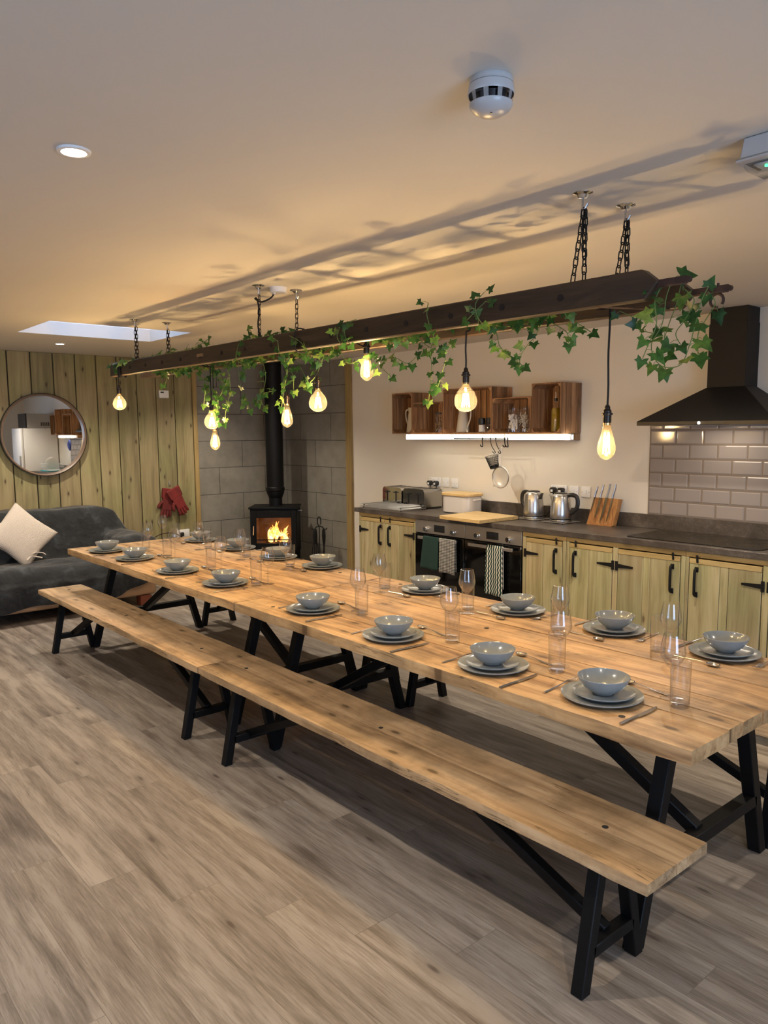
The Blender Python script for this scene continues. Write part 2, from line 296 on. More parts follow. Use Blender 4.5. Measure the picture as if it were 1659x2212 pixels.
    f1 = strn(4, 60, 5, .75); f2 = ramp(nt, [(.60, 0), (.72, .75)]); ln(nt, f1.outputs['Fac'], f2.inputs['Fac'])
    mf = N(nt, 'MixRGB'); ln(nt, f2.outputs['Color'], mf.inputs['Fac']); ln(nt, mq.outputs['Color'], mf.inputs['Color1']); mf.inputs['Color2'].default_value = (.085, .062, .048, 1); mq = mf
    ms = N(nt, 'MixRGB'); fm = N(nt, 'Math', operation='MULTIPLY'); ln(nt, br.outputs['Fac'], fm.inputs[0]); fm.inputs[1].default_value = .45
    ln(nt, fm.outputs[0], ms.inputs['Fac']); ln(nt, mq.outputs['Color'], ms.inputs['Color1']); ms.inputs['Color2'].default_value = (.07, .05, .04, 1)
    ln(nt, ms.outputs['Color'], b.inputs['Base Color']); b.inputs['Roughness'].default_value = .5
    bp = N(nt, 'Bump', Strength=.12, Distance=.002); ln(nt, m2.outputs[0], bp.inputs['Height']); ln(nt, bp.outputs['Normal'], b.inputs['Normal'])
    return mt
M['floor'] = floor_mat()

def stone_tile(name, haxis, hshift):
    mt, nt, b = newmat(name)
    tc = N(nt, 'TexCoord'); sx = N(nt, 'SeparateXYZ'); ln(nt, tc.outputs['Object'], sx.inputs[0])
    cb = N(nt, 'CombineXYZ')
    h = N(nt, 'Math', operation='ADD'); ln(nt, sx.outputs[haxis], h.inputs[0]); h.inputs[1].default_value = hshift
    v = N(nt, 'Math', operation='ADD'); ln(nt, sx.outputs['Z'], v.inputs[0]); v.inputs[1].default_value = 3.0 - 1.241
    ln(nt, h.outputs[0], cb.inputs[0]); ln(nt, v.outputs[0], cb.inputs[1])
    br = N(nt, 'TexBrick', offset=.5, offset_frequency=2); ln(nt, cb.outputs[0], br.inputs['Vector'])
    br.inputs['Scale'].default_value = 1; br.inputs['Brick Width'].default_value = .6; br.inputs['Row Height'].default_value = .3
    br.inputs['Mortar Size'].default_value = .0032; br.inputs['Mortar Smooth'].default_value = 0
    br.inputs['Color1'].default_value = (.225, .206, .172, 1); br.inputs['Color2'].default_value = (.255, .235, .198, 1); br.inputs['Mortar'].default_value = (.045, .042, .038, 1)
    no = N(nt, 'TexNoise', Scale=5, Detail=6, Roughness=.65); ln(nt, tc.outputs['Object'], no.inputs['Vector'])
    r = ramp(nt, [(.3, .8), (.7, 1.15)]); r.color_ramp.elements[1].color = (1.15, 1.15, 1.15, 1); ln(nt, no.outputs['Fac'], r.inputs['Fac'])
    mi = N(nt, 'MixRGB', blend_type='MULTIPLY'); mi.inputs['Fac'].default_value = 1; ln(nt, br.outputs['Color'], mi.inputs['Color1']); ln(nt, r.outputs['Color'], mi.inputs['Color2'])
    ln(nt, mi.outputs['Color'], b.inputs['Base Color']); b.inputs['Roughness'].default_value = .55
    return mt
M['tile_left'] = stone_tile('grey_stone_tile_left', 'Y', 6 - 4.53 - .3)
M['tile_back'] = stone_tile('grey_stone_tile_back', 'X', 12 + 7.26 - .3)

def laminate():
    mt, nt, b = newmat('dark_speckled_laminate')
    tc = N(nt, 'TexCoord')
    a = N(nt, 'TexNoise', Scale=6, Detail=8, Roughness=.7); ln(nt, tc.outputs['Object'], a.inputs['Vector'])
    c = N(nt, 'TexNoise', Scale=70, Detail=4, Roughness=.7); ln(nt, tc.outputs['Object'], c.inputs['Vector'])
    m1 = N(nt, 'Math', operation='MULTIPLY_ADD'); ln(nt, c.outputs['Fac'], m1.inputs[0]); m1.inputs[1].default_value = .5; ln(nt, a.outputs['Fac'], m1.inputs[2])
    r = ramp(nt, [(.55, (.040, .032, .027)), (.78, (.085, .070, .060)), (.95, (.15, .13, .115))]); ln(nt, m1.outputs[0], r.inputs['Fac'])
    ln(nt, r.outputs['Color'], b.inputs['Base Color']); b.inputs['Roughness'].default_value = .38
    return mt
M['worktop'] = laminate()

def velvet():
    mt, nt, b = newmat('charcoal_velvet_throw')
    tc = N(nt, 'TexCoord')
    a = N(nt, 'TexNoise', Scale=4.5, Detail=5, Roughness=.6); ln(nt, tc.outputs['Object'], a.inputs['Vector'])
    r = ramp(nt, [(.38, (.006, .0065, .008)), (.56, (.013, .015, .017)), (.74, (.055, .063, .070))]); ln(nt, a.outputs['Fac'], r.inputs['Fac'])
    ln(nt, r.outputs['Color'], b.inputs['Base Color']); b.inputs['Roughness'].default_value = .85
    b.inputs['Sheen Weight'].default_value = .3; b.inputs['Sheen Roughness'].default_value = .4
    n2 = N(nt, 'TexNoise', Scale=9, Detail=5); ln(nt, tc.outputs['Object'], n2.inputs['Vector'])
    bp = N(nt, 'Bump', Strength=.8, Distance=.03); ln(nt, n2.outputs['Fac'], bp.inputs['Height']); ln(nt, bp.outputs['Normal'], b.inputs['Normal'])
    return mt
M['velvet'] = velvet()

def waffle():
    mt, nt, b = newmat('cream_waffle_cotton')
    b.inputs['Base Color'].default_value = (.70, .61, .52, 1); b.inputs['Roughness'].default_value = .9
    tc = N(nt, 'TexCoord'); sx = N(nt, 'SeparateXYZ'); ln(nt, tc.outputs['Object'], sx.inputs[0])
    outs = []
    for ax in ('X', 'Y'):
        mu = N(nt, 'Math', operation='MULTIPLY'); ln(nt, sx.outputs[ax], mu.inputs[0]); mu.inputs[1].default_value = 780
        s = N(nt, 'Math', operation='SINE'); ln(nt, mu.outputs[0], s.inputs[0]); outs.append(s)
    mx = N(nt, 'Math', operation='MAXIMUM'); ln(nt, outs[0].outputs[0], mx.inputs[0]); ln(nt, outs[1].outputs[0], mx.inputs[1])
    r = ramp(nt, [(0, (.50, .42, .35)), (.8, (.74, .655, .565))]); ln(nt, mx.outputs[0], r.inputs['Fac']); ln(nt, r.outputs['Color'], b.inputs['Base Color'])
    bp = N(nt, 'Bump', Strength=.6, Distance=.004); ln(nt, mx.outputs[0], bp.inputs['Height']); ln(nt, bp.outputs['Normal'], b.inputs['Normal'])
    return mt
M['waffle'] = waffle()

def stripes(name, kind):
    mt, nt, b = newmat(name); b.inputs['Roughness'].default_value = .9
    tc = N(nt, 'TexCoord'); sx = N(nt, 'SeparateXYZ'); ln(nt, tc.outputs['UV'], sx.inputs[0])
    def sq(out, f, th, ph=None):
        mu = N(nt, 'Math', operation='MULTIPLY'); ln(nt, out, mu.inputs[0]); mu.inputs[1].default_value = f
        src = mu.outputs[0]
        if ph is not None:
            ad = N(nt, 'Math', operation='ADD'); ln(nt, src, ad.inputs[0]); ln(nt, ph, ad.inputs[1]); src = ad.outputs[0]
        fr = N(nt, 'Math', operation='FRACT'); ln(nt, src, fr.inputs[0])
        g = N(nt, 'Math', operation='GREATER_THAN'); ln(nt, fr.outputs[0], g.inputs[0]); g.inputs[1].default_value = th; return g.outputs[0]
    if kind == 'gingham':
        a = sq(sx.outputs['X'], 78, .5); c = sq(sx.outputs['Y'], 78, .5)
        ad = N(nt, 'Math', operation='ADD'); ln(nt, a, ad.inputs[0]); ln(nt, c, ad.inputs[1])
        mu = N(nt, 'Math', operation='MULTIPLY'); ln(nt, ad.outputs[0], mu.inputs[0]); mu.inputs[1].default_value = .5
        r = ramp(nt, [(.2, (.75, .72, .66)), (.5, (.10, .11, .105)), (.9, (.018, .02, .02))]); r.color_ramp.interpolation = 'CONSTANT'
        r.color_ramp.elements[0].position = 0; r.color_ramp.elements[1].position = .4; r.color_ramp.elements[2].position = .8
        ln(nt, mu.outputs[0], r.inputs['Fac'])
    else:
        si = N(nt, 'Math', operation='MULTIPLY'); ln(nt, sx.outputs['Y'], si.inputs[0]); si.inputs[1].default_value = 160
        s2 = N(nt, 'Math', operation='SINE'); ln(nt, si.outputs[0], s2.inputs[0])
        s3 = N(nt, 'Math', operation='MULTIPLY'); ln(nt, s2.outputs[0], s3.inputs[0]); s3.inputs[1].default_value = .14
        a = sq(sx.outputs['X'], 42, .60, s3.outputs[0])
        r = ramp(nt, [(0, (.014, .045, .035)), (.5, (.72, .70, .60))]); r.color_ramp.interpolation = 'CONSTANT'; ln(nt, a, r.inputs['Fac'])
    ln(nt, r.outputs['Color'], b.inputs['Base Color'])
    return mt
M['gingham'] = stripes('black_gingham_cotton', 'gingham'); M['striped'] = stripes('green_striped_cotton', 'stripe')
M['green_towel'] = plain('dark_green_cotton', (.012, .040, .032), .92, bump=.5, bscale=260)

def leaf_mat():
    mt, nt, b = newmat('glossy_ivy_leaf')
    geo = N(nt, 'NewGeometry'); r = ramp(nt, [(0, (.022, .075, .020)), (.55, (.045, .13, .030)), (.85, (.10, .20, .04)), (1, (.20, .28, .07))]); ln(nt, geo.outputs['Random Per Island'], r.inputs['Fac'])
    tc = N(nt, 'TexCoord'); no = N(nt, 'TexNoise', Scale=60, Detail=3); ln(nt, tc.outputs['Object'], no.inputs['Vector'])
    r2 = ramp(nt, [(.35, .7), (.7, 1.35)]); r2.color_ramp.elements[1].color = (1.35, 1.35, 1.2, 1); ln(nt, no.outputs['Fac'], r2.inputs['Fac'])
    mi = N(nt, 'MixRGB', blend_type='MULTIPLY'); mi.inputs['Fac'].default_value = 1; ln(nt, r.outputs['Color'], mi.inputs['Color1']); ln(nt, r2.outputs['Color'], mi.inputs['Color2'])
    ln(nt, mi.outputs['Color'], b.inputs['Base Color']); b.inputs['Roughness'].default_value = .38
    tl = N(nt, 'BsdfTranslucent'); ln(nt, mi.outputs['Color'], tl.inputs['Color']); mx = N(nt, 'MixShader'); mx.inputs[0].default_value = .4
    out = nt.nodes['Material Output']; ln(nt, b.outputs[0], mx.inputs[1]); ln(nt, tl.outputs[0], mx.inputs[2]); ln(nt, mx.outputs[0], out.inputs['Surface'])
    return mt
M['leaf'] = leaf_mat()

def flame_mat():
    mt = bpy.data.materials.new('flame'); mt.use_nodes = True; nt = mt.node_tree; nt.nodes.clear(); MATS['flame'] = mt
    out = N(nt, 'OutputMaterial'); tc = N(nt, 'TexCoord'); no = N(nt, 'TexNoise', Scale=16, Detail=4, Distortion=1.5); ln(nt, tc.outputs['Object'], no.inputs['Vector'])
    r = ramp(nt, [(.3, (.7, .13, .015)), (.5, (1.0, .40, .08)), (.62, (1.0, .78, .35))]); ln(nt, no.outputs['Fac'], r.inputs['Fac'])
    e = N(nt, 'Emission', Strength=2.2); ln(nt, r.outputs['Color'], e.inputs['Color']); tr = N(nt, 'BsdfTransparent')
    lw = N(nt, 'LayerWeight', Blend=.45); r2 = ramp(nt, [(.2, 0.0), (.9, .95)]); ln(nt, lw.outputs['Facing'], r2.inputs['Fac'])
    mx = N(nt, 'MixShader'); ln(nt, r2.outputs['Color'], mx.inputs[0]); ln(nt, e.outputs[0], mx.inputs[1]); ln(nt, tr.outputs[0], mx.inputs[2]); ln(nt, mx.outputs[0], out.inputs['Surface'])
    return mt
M['flame'] = flame_mat()
M['ember'] = emit('ember_glow', (1.0, .50, .15), 5)

# ------------------------------------------------------------------ mesh helpers
def nb(): return bmesh.new()
def merge(bm, tmp, mat=None):
    if mat is not None: bmesh.ops.transform(tmp, matrix=mat, verts=tmp.verts)
    me = bpy.data.meshes.new('t'); tmp.to_mesh(me); tmp.free(); bm.from_mesh(me); bpy.data.meshes.remove(me)
def box(bm, x0, x1, y0, y1, z0, z1, bev=0, seg=1, mat=None):
    t = bmesh.new(); bmesh.ops.create_cube(t, size=1)
    for v in t.verts: v.co = Vector((x0 if v.co.x < 0 else x1, y0 if v.co.y < 0 else y1, z0 if v.co.z < 0 else z1))
    if bev: bmesh.ops.bevel(t, geom=t.edges[:], offset=bev, segments=seg, affect='EDGES', profile=.5)
    merge(bm, t, mat)
def frame_of(p0, p1, ref=Vector((0, 0, 1))):
    z = (Vector(p1) - Vector(p0)).normalized(); ref = Vector(ref)
    if abs(z.dot(ref)) > .98: ref = Vector((1, 0, 0))
    x = ref.cross(z).normalized(); y = z.cross(x)
    mt = Matrix.Identity(4)
    for i in range(3): mt[i][0] = x[i]; mt[i][1] = y[i]; mt[i][2] = z[i]; mt[i][3] = p0[i]
    return mt
def beam(bm, p0, p1, wx, wy, ref=(0, 0, 1), bev=.003):
    L = (Vector(p1) - Vector(p0)).length
    box(bm, -wx / 2, wx / 2, -wy / 2, wy / 2, 0, L, bev, 1, frame_of(p0, p1, ref))
def cyl(bm, p0, p1, r0, r1=None, n=16, cap=True):
    r1 = r0 if r1 is None else r1; L = (Vector(p1) - Vector(p0)).length; t = bmesh.new()
    bmesh.ops.create_cone(t, cap_ends=cap, segments=n, radius1=r0, radius2=max(r1, 1e-5), depth=L)
    bmesh.ops.translate(t, vec=(0, 0, L / 2), verts=t.verts)
    merge(bm, t, frame_of(p0, p1))
def lathe(bm, prof, n=32, mat=None, sx=1, sy=1):
    t = bmesh.new(); rings = []
    for r, z in prof:
        if r < 1e-6: rings.append([t.verts.new((0, 0, z))])
        else: rings.append([t.verts.new((r * sx * math.cos(2 * PI * i / n), r * sy * math.sin(2 * PI * i / n), z)) for i in range(n)])
    for a, b2 in zip(rings, rings[1:]):
        for i in range(n):
            j = (i + 1) % n
            if len(a) == 1 and len(b2) == 1: continue
            if len(a) == 1: t.faces.new((a[0], b2[i], b2[j]))
            elif len(b2) == 1: t.faces.new((a[i], b2[0], a[j]))
            else: t.faces.new((a[i], b2[i], b2[j], a[j]))
    bmesh.ops.recalc_face_normals(t, faces=t.faces); merge(bm, t, mat)
def tube(bm, pts, r, n=8, closed=False, rs=None, flat=1.0):
    pts = [Vector(p) for p in pts]; t = bmesh.new(); k = len(pts); rings = []; up = None
    for i, p in enumerate(pts):
        if closed: d = pts[(i + 1) % k] - pts[i - 1]
        else: d = pts[min(i + 1, k - 1)] - pts[max(i - 1, 0)]
        d.normalize()
        if up is None:
            up = Vector((0, 0, 1)) if abs(d.z) < .9 else Vector((1, 0, 0))
        x = up.cross(d); x = x.normalized() if x.length > 1e-6 else Vector((1, 0, 0)); y = d.cross(x); up = y
        rr = rs[i] if rs else r
        rings.append([t.verts.new(p + x * math.cos(2 * PI * a / n) * rr + y * math.sin(2 * PI * a / n) * rr * flat) for a in range(n)])
    for i in range(k if closed else k - 1):
        a, b2 = rings[i], rings[(i + 1) % k]
        for j in range(n): t.faces.new((a[j], a[(j + 1) % n], b2[(j + 1) % n], b2[j]))
    if not closed: t.faces.new(rings[0][::-1]); t.faces.new(rings[-1])
    bmesh.ops.recalc_face_normals(t, faces=t.faces); merge(bm, t)
def smooth_path(pts, k=6):
    pts = [Vector(p) for p in pts]; out = []
    P = [pts[0]] + pts + [pts[-1]]
    for i in range(1, len(P) - 2):
        for j in range(k):
            t = j / k; a, b2, c, d = P[i - 1], P[i], P[i + 1], P[i + 2]
            out.append(.5 * ((2 * b2) + (-a + c) * t + (2 * a - 5 * b2 + 4 * c - d) * t * t + (-a + 3 * b2 - 3 * c + d) * t ** 3))
    out.append(pts[-1]); return out
def prism(bm, poly, axis, a0, a1, bev=0):
    """polygon in the two other axes (in order), extruded along axis"""
    t = bmesh.new()
    def P(u, v, w): return {'x': (w, u, v), 'y': (u, w, v), 'z': (u, v, w)}[axis]
    A = [t.verts.new(P(u, v, a0)) for u, v in poly]; B = [t.verts.new(P(u, v, a1)) for u, v in poly]
    t.faces.new(A); t.faces.new(B[::-1])
    for i in range(len(poly)):
        j = (i + 1) % len(poly); t.faces.new((A[i], B[i], B[j], A[j]))
    bmesh.ops.recalc_face_normals(t, faces=t.faces)
    if bev: bmesh.ops.bevel(t, geom=t.edges[:], offset=bev, segments=1, affect='EDGES')
    merge(bm, t)
def obj(name, bm, mat, parent=None, world=False, smooth=True, label=None, cat=None, group=None, kind=None, loc=None):
    me = bpy.data.meshes.new(name)
    if smooth:
        for f in bm.faces: f.smooth = True
        for e in bm.edges:
            if len(e.link_faces) == 2 and e.calc_face_angle(0) > .62: e.smooth = False
    bm.to_mesh(me); bm.free()
    me.materials.append(mat)
    o = bpy.data.objects.new(name, me); COL.objects.link(o)
    if parent is not None:
        o.parent = parent
        if world:
            me.transform(MW[parent.name].inverted())
    elif loc is not None:
        me.transform(Matrix.Translation(Vector(loc)).inverted()); o.location = loc
    tag(o, label, cat, group, kind)
    return o
MW = {}
def tag(o, label=None, cat=None, group=None, kind=None):
    for k, v in (('label', label), ('category', cat), ('group', group), ('kind', kind)):
        if v: o[k] = v
    return o
def thing(name, label, cat, loc=(0, 0, 0), rotz=0, group=None):
    o = bpy.data.objects.new(name, None); COL.objects.link(o); o.location = loc; o.rotation_euler = (0, 0, rotz)
    o.empty_display_size = .1
    MW[o.name] = Matrix.Translation(Vector(loc)) @ Matrix.Rotation(rotz, 4, 'Z')
    return tag(o, label, cat, group)
def dup(root, loc, rotz, label, group=None):
    r = root.copy(); COL.objects.link(r); r.location = loc; r.rotation_euler = (0, 0, rotz)
    r['label'] = label
    if group: r['group'] = group
    def rec(src, dst):
        for ch in list(src.children):
            c = ch.copy(); COL.objects.link(c); c.parent = dst; rec(ch, c)
    rec(root, r)
    return r
def struct(name, bm, mat, parent=None, **kw): return obj(name, bm, mat, parent, kind=None if parent else 'structure', **kw)

# ------------------------------------------------------------------ room shell
b = nb(); box(b, WALLX - .1, RIGHTX + .1, NEARY - .1, WALLY + .1, -.08, 0); struct('floor', b, M['floor'], smooth=False)
# ceiling with the skylight opening
SX0, SX1, SY0, SY1 = -6.44, -5.675, 1.78, 2.84
b = nb()
for (x0, x1, y0, y1) in ((WALLX - .1, SX0, NEARY - .1, WALLY + .1), (SX1, RIGHTX + .1, NEARY - .1, WALLY + .1), (SX0, SX1, NEARY - .1, SY0), (SX0, SX1, SY1, WALLY + .1)):
    box(b, x0, x1, y0, y1, CEIL, CEIL + .10)
struct('ceiling', b, M['ceiling'], smooth=False)
b = nb(); T = .04; ZT = CEIL + .42
box(b, SX0 - T, SX0, SY0 - T, SY1 + T, CEIL + .1, ZT); box(b, SX1, SX1 + T, SY0 - T, SY1 + T, CEIL + .1, ZT)
box(b, SX0, SX1, SY0 - T, SY0, CEIL + .1, ZT); box(b, SX0, SX1, SY1, SY1 + T, CEIL + .1, ZT)
sky = struct('window_1', b, plain('white_shaft_paint', (.86, .88, .90), .6), smooth=False); tag(sky, 'white skylight shaft in the ceiling above the far end of the table', None)
b = nb()
for (x0, x1, y0, y1) in ((SX0, SX0 + .05, SY0, SY1), (SX1 - .05, SX1, SY0, SY1), (SX0, SX1, SY0, SY0 + .05), (SX0, SX1, SY1 - .05, SY1)): box(b, x0, x1, y0, y1, ZT - .05, ZT)
obj('window_frame', b, M['white_plastic'], sky)
b = nb(); box(b, SX0, SX1, SY0, SY1, ZT - .02, ZT - .014); obj('pane', b, M['pane'], sky)
# left wall: structural wall, boards, stone tile
b = nb(); box(b, WALLX - .12, WALLX - .02, NEARY - .1, WALLY + .1, 0, CEIL); wl = struct('wall_left', b, M['dark_gap'], smooth=False)
b = nb(); y = 2.067 - .207 * 22
while y < 3.92:
    y1 = min(y + .207, 3.930)
    box(b, WALLX - .02, WALLX, y + .004, y1 - .004, .0, CEIL, .004)
    y += .207
obj('cladding_boards', b, M['wall_wood'], wl)
b = nb(); box(b, WALLX - .02, WALLX, 3.93, WALLY, 0, CEIL); obj('tile_panel', b, M['tile_left'], wl, smooth=False)
b = nb(); box(b, WALLX, WALLX + .022, 3.925, 3.975, 0, CEIL, .003); struct('trim_1', b, M['trim_wood'])
# back wall
b = nb(); box(b, WALLX - .1, RIGHTX + .1, WALLY, WALLY + .1, 0, CEIL); wbk = struct('wall_back', b, M['plaster'], smooth=False)
b = nb(); box(b, WALLX, -6.64, WALLY - .012, WALLY, 0, CEIL); obj('tile_panel', b, M['tile_back'], wbk, smooth=False)
b = nb(); box(b, -6.672, -6.575, WALLY - .03, WALLY, 0, CEIL, .003); struct('trim_2', b, M['trim_wood'])
# right wall with glazed doors (behind and to the right of the camera), near wall with an added, unseen window
b = nb()
for (y0, y1, z0, z1) in ((NEARY - .1, -.7, 0, CEIL), (1.4, WALLY, 0, CEIL), (-.7, 1.4, 2.1, CEIL)): box(b, RIGHTX, RIGHTX + .1, y0, y1, z0, z1)
struct('wall_right', b, M['plaster'], smooth=False)
b = nb()
for (x0, x1, z0, z1) in ((WALLX - .1, -2.4, 0, CEIL), (-.8, RIGHTX + .1, 0, CEIL), (-2.4, -.8, 0, .9), (-2.4, -.8, 2.0, CEIL)): box(b, x0, x1, NEARY - .1, NEARY, z0, z1)
struct('wall_near', b, M['plaster'], smooth=False)
def glazing(name, plane, a0, a1, z0, z1, fixed, n):
    b = nb(); g = nb()
    for i in range(n + 1):
        c = a0 + (a1 - a0) * i / n; c = min(max(c, a0 + .03), a1 - .03)
        if plane == 'x': box(b, fixed, fixed + .05, c - .03, c + .03, z0, z1)
        else: box(b, c - .03, c + .03, fixed - .05, fixed, z0, z1)
    for z in (z0, z1 - .06):
        if plane == 'x': box(b, fixed, fixed + .05, a0, a1, z, z + .06)
        else: box(b, a0, a1, fixed - .05, fixed, z, z + .06)
    o = struct(name, b, M['white_plastic'])
    if plane == 'x': box(g, fixed + .02, fixed + .026, a0, a1, z0, z1)
    else: box(g, a0, a1, fixed - .026, fixed - .02, z0, z1)
    obj('pane', g, M['pane'], o)
glazing('door_1', 'x', -.7, 1.4, 0, 2.1, RIGHTX, 2)
glazing('added_window', 'y', -2.4, -.8, .9, 2.0, NEARY, 2)  # unseen window, added to go with the near-wall fill light

# ------------------------------------------------------------------ tables
ORD = ['first', 'second', 'third', 'fourth', 'fifth', 'sixth', 'seventh', 'eighth']
def a_frame(parent, X, yn0, yn1, yf0, yf1, ztop, sect, zs, inward, zbr, Xbr, ymid, W_=True):
    """two splayed legs, stretcher, diagonal brace - every bar a part"""
    def P(bm, nm): return obj(nm, bm, M['black_metal'], parent, world=True)
    for (yt, yb) in ((yn1, yn0), (yf1, yf0)):
        b = nb()
        s = sect / 2
        prism_pts = [(yb - s, 0), (yb + s, 0), (yt + s, ztop), (yt - s, ztop)]
        prism(b, prism_pts, 'x', X - s, X + s, .003); P(b, 'leg')
    f = zs / ztop
    ya = yn0 + (yn1 - yn0) * f; yc = yf0 + (yf1 - yf0) * f
    b = nb(); beam(b, (X, ya + .01, zs), (X, yc - .01, zs), sect * .9, sect, (1, 0, 0)); P(b, 'stretcher')
    b = nb(); beam(b, (X + .01 * inward, ymid, zs + .01), (Xbr, ymid, zbr), sect * .9, sect * .9, (0, 1, 0)); P(b, 'brace')
    b = nb(); box(b, X - sect * .7, X + sect * .7, yn1 - .06, yf1 + .06, ztop - .006, ztop, 0); P(b, 'top_plate')
def planked_top(x0, x1, ybs, z0, z1, seed, gap=.0034, wob=.004):
    rnd = random.Random(seed); b = nb()
    for ya, yb in zip(ybs, ybs[1:]):
        t = bmesh.new(); n = 24
        e0 = rnd.uniform(-.004, .004); e1 = rnd.uniform(-.004, .004); dz = rnd.uniform(-.0008, .0008)
        prof = [(-1, -1), (-1, .75), (-.985, .93), (-.93, 1), (.93, 1), (.985, .93), (1, .75), (1, -1)]
        rings = []
        for i in range(n + 1):
            x = x0 + e0 + (x1 + e1 - x0 - e0) * i / n
            lo = ya + gap; hi = yb - gap
            if ya == ybs[0]: lo += rnd.uniform(-wob, wob)
            if yb == ybs[-1]: hi += rnd.uniform(-wob, wob)
            zt = z1 + dz + (-.003 if i in (0, n) else 0)
            w = .012 / ((hi - lo) / 2)
            ring = []
            for (u, v) in prof:
                uu = u if abs(u) == 1 else math.copysign(1 - (1 - abs(u)) * w * 8, u)
                ring.append(t.verts.new((x, (lo + hi) / 2 + uu * (hi - lo) / 2, z0 if v < 0 else z1 + (zt - z1) - (1 - v) * .012)))
            rings.append(ring)
        for A, B in zip(rings, rings[1:]):
            for j in range(len(prof)):
                k = (j + 1) % len(prof); t.faces.new((A[j], A[k], B[k], B[j]))
        t.faces.new(rings[0][::-1]); t.faces.new(rings[-1])
        bmesh.ops.recalc_face_normals(t, faces=t.faces); merge(b, t)
    return b
ZT_, TT = .76, .046
def table(x0, x1, ybs, fr, label, seed, bolts):
    t = thing('dining_table', label, 'table', ((x0 + x1) / 2, 2.45, 0), 0, 'trestle dining tables end to end')
    obj('tabletop', planked_top(x0, x1, ybs, ZT_ - TT, ZT_, seed), M['table_wood'], t, world=True)
    for X, inw, Xb in fr:
        a_frame(t, X, 2.05, 2.25, 2.925, 2.725, ZT_ - TT - .0005, .05, .235, inw, ZT_ - TT - .002, Xb, 2.46)
    b = nb()
    for (x, y) in bolts: cyl(b, (x, y, ZT_ - .001), (x, y, ZT_ + .0012), .011, n=12)
    obj('bolt', b, M['dark_gap'], t, world=True)
    return t
table(-6.054, -3.506, [1.931, 2.145, 2.33, 2.53, 2.75, 2.97], [(-5.89, 1, -5.03), (-3.745, -1, -4.6)], 'plank-topped trestle dining table, the far one, its end by the sofa', 3, [(-5.85, 2.03), (-5.85, 2.86), (-3.80, 2.85)])
table(-3.498, -.995, [1.931, 2.16, 2.25, 2.385, 2.62, 2.80, 2.97], [(-3.32, 1, -2.5), (-1.22, -1, -2.08)], 'plank-topped trestle dining table, the near one, at the right edge of the photo', 5, [(-3.271, 2.029), (-2.262, 2.506), (-1.262, 2.016), (-3.268, 2.883), (-2.849, 2.925)])

def bench(x0, x1, y0, y1, fr, label, seed, bolts):
    ym = (y0 + y1) / 2
    t = thing('bench', label, 'bench', ((x0 + x1) / 2, ym, 0), 0, 'plank benches along the tables')
    obj('seat', planked_top(x0, x1, [y0, y0 + .155, y1], .45 - .036, .45, seed, .0008), M['bench_wood'], t, world=True)
    for X, inw, Xb in fr:
        a_frame(t, X, y0 + .022, y0 + .105, y1 - .022, y1 - .105, .4135, .042, .122, inw, .412, Xb, ym)
    b = nb()
    for x in bolts: cyl(b, (x, ym + .01, .449), (x, ym + .01, .4512), .010, n=12)
    obj('bolt', b, M['dark_gap'], t, world=True)
for (y0, y1, side) in ((1.734, 2.060, 'near'), (2.955, 3.280, 'far')):
    w = 'on the camera side of the tables' if side == 'near' else 'on the kitchen side of the tables'
    bench(-6.168, -3.537, y0, y1, [(-5.91, 1, -5.3), (-3.745, -1, -4.42)], 'long wooden bench with black legs %s, the far one' % w, 11 if side == 'near' else 12, (-5.996, -4.875, -3.826))
    bench(-3.530, -.999, y0, y1, [(-3.30, 1, -2.65), (-1.21, -1, -1.98)], 'long wooden bench with black legs %s, the near one' % w, 13 if side == 'near' else 14, (-3.343, -2.286, -1.239))

# ------------------------------------------------------------------ place settings
def plate_bm(r, h):
    b = nb(); th = .004
    prof = [(0, .0045), (r * .55, .0045), (r * .70, .006), (r * .88, h * .62), (r * .985, h), (r, h + .001), (r, h - .002), (r * .90, h * .62 - th), (r * .66, 0), (0, 0)]
    lathe(b, prof, 48); return b
def bowl_bm():
    b = nb(); pr = [(0, .0075), (.028, .0085), (.048, .0155), (.065, .029), (.077, .045), (.0825, .0575), (.0838, .0582), (.0848, .0565), (.0795, .0435), (.068, .0265), (.052, .0125), (.037, .004), (.034, 0), (0, 0)]
    lathe(b, pr, 48); return b
def wine_glass(label):
    t = thing('wine_glass', label, 'wine glass', group='stemmed wine glasses on the table')
    b = nb(); lathe(b, [(0, .0025), (.012, .003), (.036, .0012), (.037, .0)], 32); obj('foot', b, M['glass'], t)
    b = nb(); lathe(b, [(.009, .0028), (.0045, .010), (.0036, .04), (.0036, .085), (.006, .096), (.010, .102)], 20); obj('stem', b, M['glass_thick'], t)
    b = nb(); lathe(b, [(0, .098), (.010, .102), (.020, .112), (.031, .127), (.0395, .144), (.0405, .155), (.038, .175), (.034, .197), (.0305, .215), (.0297, .215), (.033, .197), (.037, .175), (.0394, .155), (.038, .145), (.030, .129), (.018, .114), (0, .106)], 40); obj('bowl', b, M['glass'], t)
    return t
def tumbler(label):
    t = thing('tumbler', label, 'drinking glass', group='tall tumblers on the table')
    b = nb(); lathe(b, [(.030, .012), (.0325, .145), (.0316, .145), (.0292, .014)], 40); obj('side_wall', b, M['glass'], t)
    b = nb(); lathe(b, [(0, 0), (.0285, 0), (.030, .002), (.0302, .014), (.024, .0135), (0, .0115)], 40); obj('thick_base', b, M['glass_thick'], t)
    return t
def knife_bm():
    b = nb()
    tube(b, smooth_path([(0, -.100, .004), (0, -.06, .0045), (0, -.01, .004)], 3), .006, 8, rs=None, flat=.45)
    prism(b, [(-.004, -.012), (.0085, -.012), (.0105, .02), (.0095, .075), (.004, .104), (-.004, .112)], 'z', .0035, .0055, 0)
    return b
